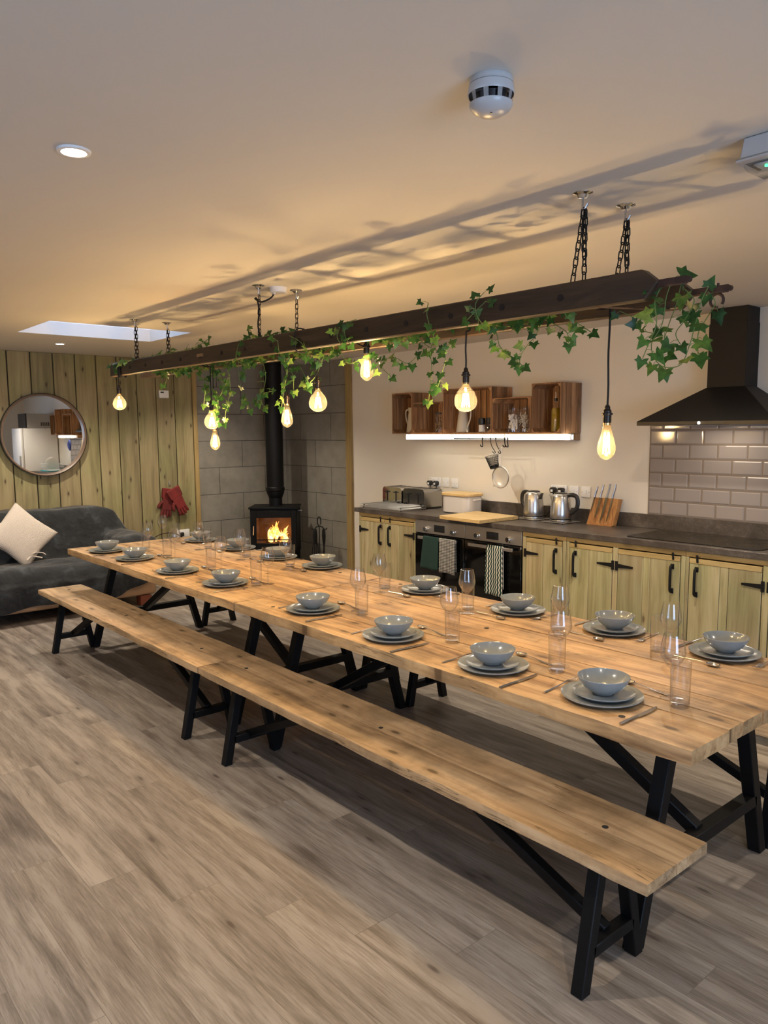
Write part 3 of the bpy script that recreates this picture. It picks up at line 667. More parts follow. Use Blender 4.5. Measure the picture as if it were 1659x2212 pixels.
def fork_bm():
    b = nb()
    pts = smooth_path([(0, -.100, .003), (0, -.05, .004), (0, .0, .007), (0, .035, .009)], 4); n = len(pts)
    tube(b, pts, .004, 8, rs=[.0055 - .0028 * min(1, i / (n * .6)) for i in range(n)], flat=.5)
    box(b, -.011, .011, .035, .062, .005, .0068, .002)
    for k in range(4): x = -.009 + .006 * k; tube(b, [(x, .06, .0055), (x, .08, .004), (x * .95, .102, .009)], .0012, 5)
    return b
def spoon_bm():
    b = nb()
    pts = smooth_path([(0, -.095, .003), (0, -.05, .004), (0, .0, .008), (0, .048, .009)], 4); n = len(pts)
    tube(b, pts, .004, 8, rs=[.0058 - .003 * min(1, i / (n * .6)) for i in range(n)], flat=.5)
    t = bmesh.new(); bmesh.ops.create_uvsphere(t, u_segments=20, v_segments=10, radius=1)
    bmesh.ops.delete(t, geom=[v for v in t.verts if v.co.z > .05], context='VERTS')
    for v in t.verts: v.co = Vector((v.co.x * (.0185 - .003 * v.co.y), .073 + v.co.y * .028, .0095 + v.co.z * .009))
    bmesh.ops.solidify(t, geom=t.faces[:], thickness=.001)
    merge(b, t); return b
# centre of each setting (near side looks towards +Y, far side towards -Y)
NX = [-5.682, -5.184, -4.516, -3.953, -3.065, -2.426, -1.858, -1.399]; NYv = [2.10, 2.105, 2.108, 2.135, 2.13, 2.097, 2.096, 2.113]
FX = [-5.694, -5.103, -4.525, -4.031, -3.024, -2.368, -1.850, -1.360]; FYv = [2.868, 2.872, 2.860, 2.880, 2.850, 2.848, 2.872, 2.880]
WN = [(-5.500, 2.345), (-5.035, 2.335), (-4.40, 2.352), (-3.79, 2.322), (-2.904, 2.285), (-2.275, 2.283), (-1.70, 2.292), (-1.244, 2.276)]
TN = [(-5.585, 2.36), (-5.105, 2.31), (-4.455, 2.31), (-3.80, 2.250), (-2.838, 2.255), (-2.200, 2.227), (-1.668, 2.228), (-1.188, 2.226)]
WF = [(-5.90, 2.640), (-5.274, 2.642), (-4.649, 2.634), (-4.129, 2.665), (-3.170, 2.643), (-2.510, 2.640), (-1.975, 2.655), (-1.484, 2.690)]
TF = [(-5.86, 2.735), (-5.30, 2.725), (-4.735, 2.729), (-4.200, 2.745), (-3.235, 2.738), (-2.570, 2.710), (-2.035, 2.72), (-1.560, 2.735)]
proto = {}
def put(key, maker, loc, rz, label, group, cat, name, mat=None):
    if key not in proto:
        if mat is None:
            o = maker(label); o.location = loc; o.rotation_euler = (0, 0, rz)
        else:
            o = obj(name, maker(), mat); o.location = loc; o.rotation_euler = (0, 0, rz); tag(o, label, cat, group)
        proto[key] = o
    else: dup(proto[key], loc, rz, label, group)
rnd = random.Random(21)
for side, XS, YS, WG, TG in (('near', NX, NYv, WN, TN), ('far', FX, FYv, WF, TF)):
    who = 'camera side of table' if side == 'near' else 'kitchen side of table'; s = 1 if side == 'near' else -1
    for i in range(8):
        x, y = XS[i], YS[i]; z = ZT_ + .0008
        at = '%s place from the sofa end, %s' % (ORD[i], who)
        put('dinner', lambda: plate_bm(.132, .016), (x, y, z), 0, 'large grey dinner plate, ' + at, 'large grey dinner plates', 'plate', 'dinner_plate', M['stoneware'])
        dx, dy = rnd.uniform(-.004, .004), rnd.uniform(-.002, .006)
        put('side', lambda: plate_bm(.100, .013), (x + dx, y + dy, z + .0105), 0, 'small grey plate under the bowl, ' + at, 'small grey side plates', 'plate', 'side_plate', M['stoneware'])
        put('bowl', bowl_bm, (x + dx * .5, y + dy, z + .0165), 0, 'grey stoneware bowl, ' + at, 'grey stoneware bowls', 'bowl', 'bowl', M['stoneware'])
        put('wine', wine_glass, (WG[i][0], WG[i][1], z), rnd.uniform(0, 6), 'clear stemmed wine glass, ' + at, 'stemmed wine glasses on the table', 'wine glass', 'wine_glass')
        put('tumb', tumbler, (TG[i][0], TG[i][1], z), rnd.uniform(0, 6), 'tall clear straight tumbler, ' + at, 'tall tumblers on the table', 'drinking glass', 'tumbler')
        rz = 0 if s > 0 else PI
        put('knife', knife_bm, (x + .172 * s, y - .062 * s, z), rz + rnd.uniform(-.06, .06), 'steel table knife, ' + at, 'steel table knives', 'knife', 'table_knife', M['cutlery'])
        put('fork', fork_bm, (x - .160 * s, y - .005 * s, z), rz + rnd.uniform(-.06, .1), 'steel fork, ' + at, 'steel table forks', 'fork', 'table_fork', M['cutlery'])
        put('spoon', spoon_bm, (x + (.045 if s > 0 else -.03) , y + (.185 if s > 0 else -.165), z), (PI / 2 if s > 0 else -PI / 2) - .12, 'steel dessert spoon, ' + at, 'steel dessert spoons', 'spoon', 'dessert_spoon', M['cutlery'])

# ------------------------------------------------------------------ hanging ladder, chains, cable
lad = thing('hanging_ladder', 'long old dark wooden ladder hung level from ceiling chains above the tables', 'ladder', (-3.5, 2.34, 2.03))
def rail(y, x0, x1):
    b = nb(); t = bmesh.new()
    prof = [(x0, 0), (x0, .062), (x0 + .02, .095), (x1 - .055, .095), (x1, .050), (x1 - .045, 0)]
    dz = lambda x: 2.034 + .014 * max(0, (-2.5 - x) / 3.2)
    prism(b, [(px, pz + dz(px)) for px, pz in prof], 'y', y - .019, y + .019, .004)
    return b
for y, x0, x1 in ((2.222, -5.72, -1.30), (2.462, -5.74, -1.315)): obj('rail', rail(y, x0, x1), M['ladder_wood'], lad, world=True, smooth=False)
k = 0; x = -1.662
while x > -5.6:
    zz = 2.083 + .010 * max(0, (-2.5 - x) / 3.2)
    b = nb(); cyl(b, (x, 2.2005, zz), (x, 2.483, zz), .0125, n=14); obj('rung', b, M['rung_dark'], lad, world=True)
    x -= .2635; k += 1
b = nb(); box(b, -4.33, -4.25, 2.196, 2.203, 2.085, 2.103, .002); obj('repair_peg', b, M['rung_wood'], lad, world=True)
# iron end fittings: tie plate, tang and hook
b = nb(); beam(b, (-1.52, 2.21, 2.036), (-1.39, 2.475, 2.036), .02, .006); obj('iron_tie', b, M['rust_iron'], lad, world=True)
for y, x1 in ((2.222, -1.295), (2.462, -1.31)):
    b = nb(); L2 = .11 if y > 2.3 else .085
    box(b, x1 - .06, x1 + L2, y - .007, y + .007, 2.068, 2.092, .004)
    cyl(b, (x1 + L2, y - .008, 2.08), (x1 + L2, y + .008, 2.08), .009, n=14)
    ip = obj('iron_tang', b, M['rust_iron'], lad, world=True)
b = nb(); cx_, cz_ = -1.240, 2.045
tube(b, [(cx_ + .022 * math.cos(a), 2.462, cz_ + .022 * math.sin(a)) for a in [PI * (1.55 - 1.75 * i / 14) for i in range(15)]], .005, 8)
tube(b, [(cx_, 2.462, cz_ + .020), (cx_ + .003, 2.462, 2.10)], .004, 6)
obj('iron_hook', b, M['rust_iron'], lad, world=True)
def chain_bm(pts, link=.034, w=.0085, r=.0022, alt=0):
    """chain of oval links along a polyline"""
    b = nb(); P = [Vector(p) for p in pts]; L = [(q - p).length for p, q in zip(P, P[1:])]; tot = sum(L); n = max(2, int(tot / (link * .74)))
    for i in range(n):
        s = tot * (i + .5) / n; j = 0
        while j < len(L) - 1 and s > L[j]: s -= L[j]; j += 1
        c = P[j] + (P[j + 1] - P[j]) * (s / L[j]); d = (P[j + 1] - P[j]).normalized()
        ref = Vector((1, 0, 0)) if (i + alt) % 2 else Vector((0, 1, 0))
        sd = ref.cross(d).normalized(); q = []
        h = link / 2 - w
        for a in range(12):
            an = 2 * PI * a / 12; q.append(c + sd * math.cos(an) * w + d * (math.sin(an) * w + (h if math.sin(an) > 0 else -h)))
        tube(b, q, r, 6, closed=True)
    return b
PL = [(-1.593, 2.222, 3), (-1.580, 2.455, 3), (-3.655, 2.228, 1), (-3.647, 2.462, 1), (-5.255, 2.212, 2), (-5.268, 2.452, 2)]
LOCN = ['front rail, camera end', 'back rail, camera end', 'front rail, middle', 'back rail, middle', 'front rail, sofa end', 'back rail, sofa end']
for (x, y, n), nm in zip(PL, LOCN):
    hk = thing('ceiling_hook', 'chrome ceiling plate with hook holding the ladder chain above its ' + nm, 'hook', (x, y, CEIL), 0, 'chrome ceiling hooks')
    b = nb(); lathe(b, [(0, -.016), (.014, -.015), (.018, -.009), (.020, -.006), (.033, -.002), (.034, 0)], 28); obj('plate', b, M['chrome'], hk)
    b = nb(); tube(b, smooth_path([(0, 0, -.012), (0, 0, -.035), (-.001, 0, -.046), (.006, 0, -.052), (.014, 0, -.045), (.020, 0, -.036)], 3), .0035, 8); obj('hook', b, M['steel'], hk)
    zb = 2.131
    b = nb()
    merge(b, chain_bm([(x + .005, y, CEIL - .050), (x - (.035 if n == 3 else .003), y, zb)], alt=0))
    if n > 1: merge(b, chain_bm([(x + .007, y + .006, CEIL - .052), (x + .004, y + .010, zb)], alt=1))
    if n == 3: merge(b, chain_bm([(x + .008, y - .006, CEIL - .058), (x + .014, y - .006, 2.20)], alt=0))
    if n == 1: pass
    tag(obj('chain', b, M['black_iron'], loc=(x, y, zb)), 'black iron chain hanging the ladder by its ' + nm, 'chain', 'black ladder chains')
rose = thing('ceiling_rose', 'white round cable outlet on the ceiling between the two middle ladder hooks', 'ceiling rose', (-3.644, 2.345, CEIL))
b = nb(); lathe(b, [(0, -.030), (.040, -.030), (.045, -.026), (.047, 0)], 36); obj('cap', b, M['white_plastic'], rose)
b = nb(); cyl(b, (0, -.02, -.026), (0, -.03, -.04), .006, n=10); obj('cord_grip', b, M['white_plastic'], rose)
b = nb(); tube(b, smooth_path([(-3.644, 2.315, 2.374), (-3.655, 2.30, 2.352), (-3.70, 2.27, 2.336), (-3.72, 2.245, 2.352), (-3.685, 2.236, 2.345), (-3.668, 2.236, 2.28), (-3.664, 2.225, 2.20), (-3.66, 2.24, 2.135)], 5), .0045, 8)
tag(obj('power_cable', b, M['cord'], loc=(-3.644, 2.315, 2.374)), 'black cable looping from the white ceiling outlet down a chain to the ladder', 'cable')
# cable wraps on the front rail
b = nb()
for dx in (-.012, .0, .014):
    q = [(-5.535 + dx, 2.196, 2.13), (-5.53 + dx, 2.196, 2.05), (-5.53 + dx, 2.21, 2.035), (-5.53 + dx, 2.235, 2.035), (-5.535 + dx, 2.248, 2.06), (-5.535 + dx, 2.248, 2.135), (-5.53 + dx, 2.22, 2.148)]
    tube(b, smooth_path(q, 3), .004, 6, closed=True)
tag(obj('cable_wrap', b, M['cord'], loc=(-5.53, 2.22, 2.04)), 'black flex wound round the ladder at its sofa end', 'cable')
b = nb(); tube(b, smooth_path([(-3.25, 2.24, 2.142), (-3.262, 2.21, 2.145), (-3.27, 2.195, 2.12), (-3.27, 2.195, 2.05), (-3.26, 2.21, 2.03), (-3.25, 2.24, 2.03)], 4), .004, 6)
tag(obj('cable_loop', b, M['cord'], loc=(-3.27, 2.2, 2.08)), 'single black cable turn hooked over the front ladder rail', 'cable')

# ------------------------------------------------------------------ pendant bulbs
def pendant(kind, x, y, zc, ztop, label, wig=0):
    """zc = centre of the glowing glass"""
    t = thing('pendant_light', label, 'pendant lamp', (x, y, zc), 0, 'filament bulbs hanging from the ladder')
    top = zc + (.076 if kind == 'globe' else .070)      # underside of lampholder
    b = nb(); pts = [(x + wig * math.sin(i), y, top + .055 + (ztop - top - .055) * i / 9) for i in range(10)]
    rx_ = min([-1.662 - .2635 * k for k in range(15)], key=lambda q: abs(q - x))
    if y > 2.3: pts = pts[:-1] + smooth_path([pts[-1], (x + (rx_ - x) * .45, y, ztop + .002), (rx_ - .016, y, 2.078), (rx_, y, 2.098), (rx_ + .016, y, 2.078), (rx_, y, 2.064)], 4)
    tube(b, [(0 + p[0] - x, p[1] - y, p[2] - zc) for p in pts], .0036, 8); 
    for k in range(int((ztop - top - .055) / .012)):
        pass
    obj('cord', b, M['cord'], t)
    b = nb(); o = top - zc
    lathe(b, [(0, o - .004), (.0135, o - .004), (.0145, o + .002), (.0145, o + .022), (.019, o + .024), (.019, o + .030), (.0145, o + .032), (.0145, o + .038), (.010, o + .044), (.010, o + .050), (.006, o + .058), (0, o + .06)], 24); obj('lamp_holder', b, M['lampholder'], t)
    b = nb()
    if kind == 'globe': prof = [(.0125, .074), (.0135, .062), (.022, .050), (.036, .034), (.0455, .012), (.0475, -.003), (.045, -.018), (.037, -.032), (.024, -.042), (.010, -.0468), (0, -.0475)]
    else: prof = [(.0125, .066), (.0135, .055), (.0175, .038), (.0245, .014), (.0305, -.010), (.032, -.026), (.029, -.041), (.021, -.053), (.010, -.0605), (0, -.063)]
    lathe(b, prof, 36); g = obj('bulb', b, M['bulb_glass'], t)
    b = nb(); cyl(b, (0, 0, o - .012), (0, 0, o), .0133, n=20); obj('screw_cap', b, M['brass'], g)
    b = nb(); h0, h1, rr = (.026, -.026, .017) if kind == 'globe' else (.030, -.040, .0125)
    q = []
    for i in range(13):
        a = 2 * PI * i / 12 ; rad = rr * (.6 if i % 2 else 1); q.append((rad * math.cos(a), rad * math.sin(a), (h0 if i % 2 else h1)))
    tube(b, q, .0021, 5); obj('filament', b, M['filament'], g)
    ld = bpy.data.lights.new('bulb_light', 'POINT'); ld.energy = BULB_W; ld.color = (1.0, .765, .47); ld.shadow_soft_size = .012
    lo = bpy.data.objects.new('bulb_light', ld); COL.objects.link(lo); lo.parent = t; lo.location = (0, 0, -.005)
PEN = [('globe', -5.545, 2.194, 1.848, 2.05, 'round filament bulb on the end nearest the sofa, in front of the board wall'),
       ('globe', -4.436, 2.34, 1.703, 2.045, 'round filament bulb hanging just above a teardrop one, left of the stove flue'),
       ('edison', -4.470, 2.375, 1.587, 2.045, 'lowest teardrop filament bulb left of the stove flue, under a round one'),
       ('edison', -3.579, 2.34, 1.722, 2.045, 'teardrop filament bulb just right of the stove flue'),
       ('globe', -3.286, 2.34, 1.784, 2.04, 'round filament bulb in front of the right-hand stone tile wall'),
       ('edison', -2.885, 2.34, 1.936, 2.04, 'teardrop filament bulb held highest, close under the ladder among ivy'),
       ('globe', -2.237, 2.34, 1.759, 2.04, 'round filament bulb on long black flex in front of the wall crates'),
       ('edison', -1.557, 2.34, 1.592, 2.05, 'large teardrop filament bulb on the longest flex, left of the cooker hood')]
for i, p in enumerate(PEN): pendant(*p, wig=.0015 if i > 5 else .0008)

# ------------------------------------------------------------------ ivy
IVY={
 'right_end':[[(-1.302,2.300,2.107),(-1.324,2.300,2.053),(-1.336,2.300,1.968),(-1.370,2.300,1.913),(-1.362,2.300,1.869),(-1.328,2.300,1.834),(-1.268,2.300,1.836),(-1.240,2.300,1.895),(-1.224,2.300,1.956),(-1.207,2.300,2.024),(-1.187,2.300,2.062)],[(-1.310,2.260,2.089),(-1.340,2.260,2.037),(-1.332,2.260,1.965),(-1.359,2.260,1.903),(-1.378,2.260,1.860)],[(-1.300,2.340,2.083),(-1.313,2.340,2.027),(-1.335,2.340,1.972),(-1.354,2.340,1.900),(-1.342,2.340,1.822)],[(-1.238,2.400,2.066),(-1.214,2.400,2.028),(-1.242,2.400,1.981),(-1.266,2.400,1.940),(-1.264,2.400,1.874)],[(-1.273,2.320,2.069),(-1.241,2.320,2.030),(-1.269,2.320,1.977),(-1.299,2.320,1.937),(-1.281,2.320,1.900)],],
 'left_of_right_end':[[(-1.516,2.340,2.034),(-1.458,2.340,2.000),(-1.435,2.340,1.964),(-1.392,2.340,1.948)],],
 'small_pair':[[(-1.855,2.360,2.046),(-1.790,2.360,2.014),(-1.748,2.360,1.985),(-1.741,2.360,1.948)],[(-1.729,2.360,2.032),(-1.675,2.360,1.997),(-1.643,2.360,1.977)],],
 'double_loop':[[(-2.139,2.340,2.076),(-2.073,2.340,2.015),(-2.053,2.340,1.963),(-1.986,2.340,1.910),(-1.931,2.340,1.876)],[(-1.877,2.380,2.053),(-1.902,2.380,2.001),(-1.947,2.380,1.962),(-1.980,2.380,1.924),(-1.987,2.380,1.882)],[(-2.078,2.300,2.048),(-1.984,2.300,2.029),(-1.905,2.300,2.029),(-1.829,2.300,2.038)],],
 'over_rail_sprig':[[(-2.003,2.190,2.145),(-2.043,2.190,2.112),(-2.038,2.190,2.068),(-2.009,2.190,2.031)],[(-1.991,2.190,2.113),(-2.026,2.190,2.093),(-2.090,2.190,2.054)],],
 'hanging_tail':[[(-2.303,2.190,2.145),(-2.311,2.190,2.100),(-2.290,2.190,2.047),(-2.269,2.190,2.005)],[(-2.424,2.340,2.030),(-2.447,2.340,1.983),(-2.441,2.340,1.914),(-2.444,2.340,1.855),(-2.459,2.340,1.765)],[(-2.376,2.340,1.997),(-2.356,2.340,1.937),(-2.376,2.340,1.881),(-2.404,2.340,1.818)],[(-2.535,2.340,2.050),(-2.476,2.340,2.005),(-2.376,2.340,1.968),(-2.321,2.340,1.992)],],
 'by_edison':[[(-2.856,2.340,1.996),(-2.789,2.340,1.959),(-2.691,2.340,1.969),(-2.596,2.340,1.935),(-2.535,2.340,1.961)],[(-2.816,2.340,1.961),(-2.756,2.340,1.915),(-2.704,2.340,1.880)],[(-3.090,2.340,2.026),(-3.028,2.340,1.965),(-2.944,2.340,1.975),(-2.857,2.340,1.985)],],
 'front_rail_sprig':[[(-2.769,2.190,2.133),(-2.844,2.190,2.121),(-2.855,2.190,2.070),(-2.815,2.190,2.025)],[(-2.889,2.190,2.115),(-2.915,2.190,2.070),(-2.881,2.190,2.031)],],
 'mid_tail':[[(-3.226,2.340,2.025),(-3.260,2.340,1.970),(-3.311,2.340,1.915),(-3.388,2.340,1.871)],[(-3.477,2.340,2.021),(-3.415,2.340,1.944),(-3.363,2.340,1.863)],[(-3.266,2.340,2.040),(-3.168,2.340,1.998),(-3.129,2.340,2.017)],],
 'straight_tail':[[(-3.553,2.320,2.038),(-3.538,2.320,1.963),(-3.570,2.320,1.867),(-3.601,2.320,1.769)],[(-3.587,2.340,1.967),(-3.516,2.340,1.943),(-3.510,2.340,1.852)],],
 'u_loop':[[(-4.085,2.340,2.053),(-4.076,2.340,1.931),(-4.007,2.340,1.829),(-3.915,2.340,1.804),(-3.831,2.340,1.853),(-3.787,2.340,1.942),(-3.812,2.340,2.028)],[(-4.007,2.340,1.829),(-3.969,2.340,1.763)],[(-3.831,2.340,1.853),(-3.723,2.340,1.862)],[(-3.863,2.340,1.823),(-3.805,2.340,1.769)],[(-4.093,2.300,2.091),(-3.935,2.300,2.060),(-3.784,2.300,2.059),(-3.617,2.300,2.061)],],
 'bushy_tail':[[(-4.427,2.340,2.063),(-4.477,2.340,1.966),(-4.375,2.340,1.876),(-4.345,2.340,1.790),(-4.282,2.340,1.689)],[(-4.414,2.380,2.036),(-4.351,2.380,1.918),(-4.429,2.380,1.827),(-4.458,2.380,1.764)],[(-4.323,2.400,2.022),(-4.296,2.400,1.902),(-4.350,2.400,1.791),(-4.378,2.400,1.719)],[(-4.521,2.340,2.041),(-4.505,2.340,1.925),(-4.539,2.340,1.810)],[(-4.582,2.420,2.034),(-4.462,2.420,1.983),(-4.377,2.420,1.921)],],
 'top_sprigs':[[(-3.931,2.300,2.130),(-3.853,2.300,2.167),(-3.875,2.300,2.210)],[(-3.756,2.300,2.122),(-3.682,2.300,2.165)],[(-3.637,2.300,2.122),(-3.552,2.300,2.170)],[(-4.085,2.360,2.174),(-3.878,2.360,2.155),(-3.637,2.360,2.151),(-3.416,2.360,2.144)],],
 'left_rail':[[(-5.292,2.280,2.162),(-4.990,2.280,2.157),(-4.646,2.280,2.160),(-4.455,2.280,2.172),(-4.332,2.280,2.200)],[(-4.811,2.340,2.075),(-4.681,2.340,2.031),(-4.520,2.340,2.049)],[(-5.118,2.300,2.062),(-4.976,2.300,2.017),(-5.003,2.300,1.963)],],
 'left_tip':[[(-5.632,2.190,2.130),(-5.468,2.190,2.128),(-5.278,2.190,2.137)],[(-5.553,2.190,2.134),(-5.576,2.190,2.087)],],
 'rail_face':[[(-3.312,2.190,2.114),(-3.211,2.190,2.071),(-3.142,2.190,2.010),(-3.057,2.190,1.997)],[(-3.419,2.190,2.101),(-3.401,2.190,2.030),(-3.317,2.190,1.989)],[(-3.817,2.190,2.113),(-3.847,2.190,2.040),(-3.750,2.190,1.996)],],
}

LEAF = [(0, 0), (.10, -.10), (.32, -.22), (.55, -.42), (.42, -.12), (.62, .10), (.34, .22), (.22, .52), (.0, 1.0)]
def leaf(bm, pos, d, nrm, s, rnd):
    d = Vector(d).normalized(); n = Vector(nrm); n = (n - d * n.dot(d)).normalized(); x = d.cross(n)
    def P(u, v):
        z = -.22 * abs(u) * abs(u) + .06 * math.sin(v * 3 + s * 900) - .10 * max(0, v - .5)
        return Vector(pos) + (x * u + d * (v + .1) + n * z) * s
    mid = [(0, -.02), (0, .2), (0, .55), (0, 1.0)]
    mv = [bm.verts.new(P(*q)) for q in mid]
    for sg in (1, -1):
        o = [bm.verts.new(P(sg * u * rnd, v)) for u, v in [(.20, -.20), (.52, -.34), (.46, -.02), (.66, .20), (.36, .30), (.20, .62)]]
        fs = [(mv[0], o[0], o[1], o[2]), (mv[0], o[2], mv[1]), (mv[1], o[2], o[3], o[4]), (mv[1], o[4], mv[2]), (mv[2], o[4], o[5]), (mv[2], o[5], mv[3])]
        for f in fs:
            try:
                fc = bm.faces.new(f if sg > 0 else f[::-1]); fc.smooth = True
            except ValueError: pass
IL = {'right_end': 'thick ivy bunch spilling from the ladder end beside the cooker hood', 'left_of_right_end': 'short dark ivy sprig under the ladder by the longest bulb flex',
      'small_pair': 'small sparse ivy pair under the ladder above the wall crates', 'double_loop': 'looping ivy strands under the ladder right of the round bulb flex',
      'over_rail_sprig': 'ivy sprig climbing over the front rail above the round bulb by the crates', 'hanging_tail': 'ivy trail crossing the front rail and dangling down to the left crate',
      'by_edison': 'bright green ivy beside the highest bulb', 'front_rail_sprig': 'ivy sprig over the front rail above the highest bulb',
      'mid_tail': 'ivy tails around the flex of the round bulb before the tile wall', 'straight_tail': 'thin straight ivy tail beside the stove flue',
      'u_loop': 'U-shaped ivy loop hanging left of the stove flue', 'bushy_tail': 'long bushy ivy tail hanging behind the paired bulbs',
      'top_sprigs': 'ivy leaves poking up over the ladder beside the middle chains', 'left_rail': 'ivy running along the ladder from the sofa end', 'left_tip': 'ivy wound on the ladder tip nearest the sofa', 'rail_face': 'ivy crossing the front rail face at the middle of the ladder'}
rv = random.Random(5)
IL['between_rails'] = 'ivy lying along the ladder rungs between its two rails'
IVY['between_rails'] = [[(-5.35 + .27 * k + .02 * math.sin(k * 3), 2.33 + .055 * math.sin(k * 1.7 + j * 2.1), 2.075 + .03 * math.sin(k * 2.3 + j)) for k in range(15)] for j in range(2)]
for key, strands in IVY.items():
    root = strands[0][0]
    t = thing('ivy_garland', IL[key], 'artificial ivy', root, 0, 'ivy garlands on the ladder')
    sb = nb(); lb = nb()
    for st in strands:
        if len(st) < 2: continue
        P = smooth_path(st, 6); tube(sb, P, .0016, 5)
        tot = sum((b2 - a).length for a, b2 in zip(P, P[1:])); step = {'right_end': .050, 'between_rails': .022}.get(key, .034)
        if key in ('bushy_tail',): step = .026
        s = rv.uniform(0, .02); acc = 0; last = len(P) - 1
        for i in range(last):
            seg = (P[i + 1] - P[i]); L = seg.length
            while s < acc + L:
                c = P[i] + seg * ((s - acc) / L); side = Vector((rv.uniform(-1, 1), rv.uniform(-.9, .5), rv.uniform(-.7, .55))).normalized()
                pl = rv.uniform(.012, .032); e = c + side * pl
                tube(sb, [c, (c + e) / 2 + Vector((0, 0, .004)), e], .0009, 4)
                dr = (side + Vector((0, 0, -.75 if key not in ('top_sprigs', 'over_rail_sprig') else .5))).normalized()
                nr = Vector((.55 + rv.uniform(-.5, .5), -.8 + rv.uniform(-.4, .4), rv.uniform(-.2, .8)))
                leaf(lb, e, dr, nr, rv.uniform(.026, .038) * (1.42 if key == 'right_end' else 1.0), rv.uniform(.85, 1.1))
                s += step * rv.uniform(.7, 1.4)
            acc += L
        leaf(lb, P[-1], (P[-1] - P[-3]).normalized(), (.5, -.8, .2), .036, 1)
    obj('stem', sb, M['stem'], t, world=True)
    fo = obj('foliage', lb, M['leaf'], t, world=True, smooth=False)

# ------------------------------------------------------------------ ceiling fittings
def downlight(x, y, label):
    t = thing('downlight', label, 'ceiling light', (x, y, CEIL), 0, 'recessed ceiling spots')
    b = nb(); lathe(b, [(.030, -.001), (.034, -.007), (.044, -.006), (.0455, -.002), (.0455, 0)], 36); obj('bezel', b, M['white_plastic'], t)
    b = nb(); lathe(b, [(0, -.0035), (.031, -.0035)], 28); obj('lens', b, M['down_glow'], t)
    ld = bpy.data.lights.new('downlight_beam', 'SPOT'); ld.energy = SPOT_W; ld.color = (1.0, .88, .71); ld.spot_size = math.radians(130); ld.spot_blend = .8; ld.shadow_soft_size = .02
    lo = bpy.data.objects.new('downlight_beam', ld); COL.objects.link(lo); lo.parent = t; lo.location = (0, 0, -.02)
downlight(-2.262, .801, 'recessed ceiling spot at upper left of the photo, nearest the camera')
downlight(-7.029, 2.28, 'small recessed ceiling spot over the sofa, just beyond the skylight')
# the same row of spots carries on outside the picture
for (x, y, nm) in ((.10, .80, 'over the camera'), (-4.62, .80, 'over the open floor left of the picture'), (-6.95, .80, 'in front of the hidden end of the sofa'),
                   (-6.95, 3.80, 'before the stove, hidden by the ladder'), (-4.62, 3.80, 'over the kitchen aisle by the ovens, hidden by the ladder'), (-2.26, 3.80, 'over the kitchen aisle by the hob, hidden by the ladder'), (.10, 3.80, 'before the fridge')):
    downlight(x, y, 'recessed ceiling spot ' + nm)

M['grey_white'] = plain('grey_white_plastic', (.50, .49, .48), .3)  # even grey-white, set darker than the white plastic
sm = thing('smoke_detector', 'white domed smoke detector on the ceiling with slotted sides', 'smoke detector', (-1.228, 1.362, CEIL)); sm.scale = (1, 1, .8)
b = nb(); lathe(b, [(0, 0), (.047, 0), (.049, -.004), (.049, -.014), (.0505, -.016), (.0505, -.018)], 48); obj('base', b, M['grey_white'], sm)
b = nb(); lathe(b, [(.0505, -.019), (.0515, -.030), (.0525, -.040), (.051, -.044)], 48); obj('collar', b, M['grey_white'], sm)
b = nb()
for k in range(10):
    a0 = 2 * PI * k / 10 + .2; 
    t = bmesh.new(); n = 5; w = .20
    for i in range(n):
        pass
    ring = []
    for zz, rr in ((-.044, .0508), (-.068, .0475)):
        ring.append([t.verts.new((rr * math.cos(a0 - .11 + .22 * i / n), rr * math.sin(a0 - .11 + .22 * i / n), zz)) for i in range(n + 1)])
    for i in range(n): t.faces.new((ring[0][i], ring[0][i + 1], ring[1][i + 1], ring[1][i]))
    bmesh.ops.solidify(t, geom=t.faces[:], thickness=.003); merge(b, t)
obj('cage_bars', b, M['grey_white'], sm)
b = nb(); lathe(b, [(.040, -.044), (.036, -.069)], 40); obj('sensor_chamber', b, M['black_plastic'], sm)
b = nb(); lathe(b, [(.0488, -.067), (.0488, -.072), (.042, -.084), (.028, -.094), (.012, -.0985), (0, -.099)], 48); obj('dome', b, M['grey_white'], sm)
b = nb(); cyl(b, (.012, -.012, -.099), (.012, -.012, -.0945), .0025, n=10); obj('indicator', b, M['black_plastic'], sm)

em = thing('emergency_light', 'white emergency light box at the right edge of the ceiling', 'emergency light', (-.875, 2.20, CEIL), 0)
b = nb(); t = bmesh.new()
pr = [(-.15, 0), (-.16, -.055), (.16, -.055), (.15, 0)]
prism(b, pr, 'y', -.055, .055, .004); obj('housing', b, M['grey_white'], em)
b = nb(); box(b, -.168, .168, -.062, .062, -.066, -.054, .004); obj('rim', b, M['grey_white'], em)
b = nb(); prism(b, [(-.155, -.066), (-.14, -.092), (.14, -.092), (.155, -.066)], 'y', -.05, .05, .006); obj('lens_cover', b, M['pane'], em)
b = nb(); box(b, -.13, -.06, -.035, .035, -.074, -.067, .003); obj('lamp_module', b, M['grey_white'], em)
b = nb(); cyl(b, (-.10, -.02, -.079), (-.10, -.02, -.074), .005, n=10); obj('charge_indicator', b, M['green_led'], em)

# ------------------------------------------------------------------ kitchen: worktop, cabinets, ovens
FY = 4.565; WT = .91; WX1 = .44
b = nb(); box(b, -5.818, WX1, 4.543, 5.114, WT - .04, WT, .002); wt = obj('worktop', b, M['worktop'], loc=(-2.7, 4.83, .89)); tag(wt, 'long dark speckled grey laminate worktop along the kitchen wall', 'worktop')
b = nb(); box(b, -4.86, WX1, 5.114, 5.133, WT + .0005, 1.014, .002); us = obj('upstand', b, M['worktop'], wt); us.data.transform(Matrix.Translation((2.7, -4.83, -.89)))

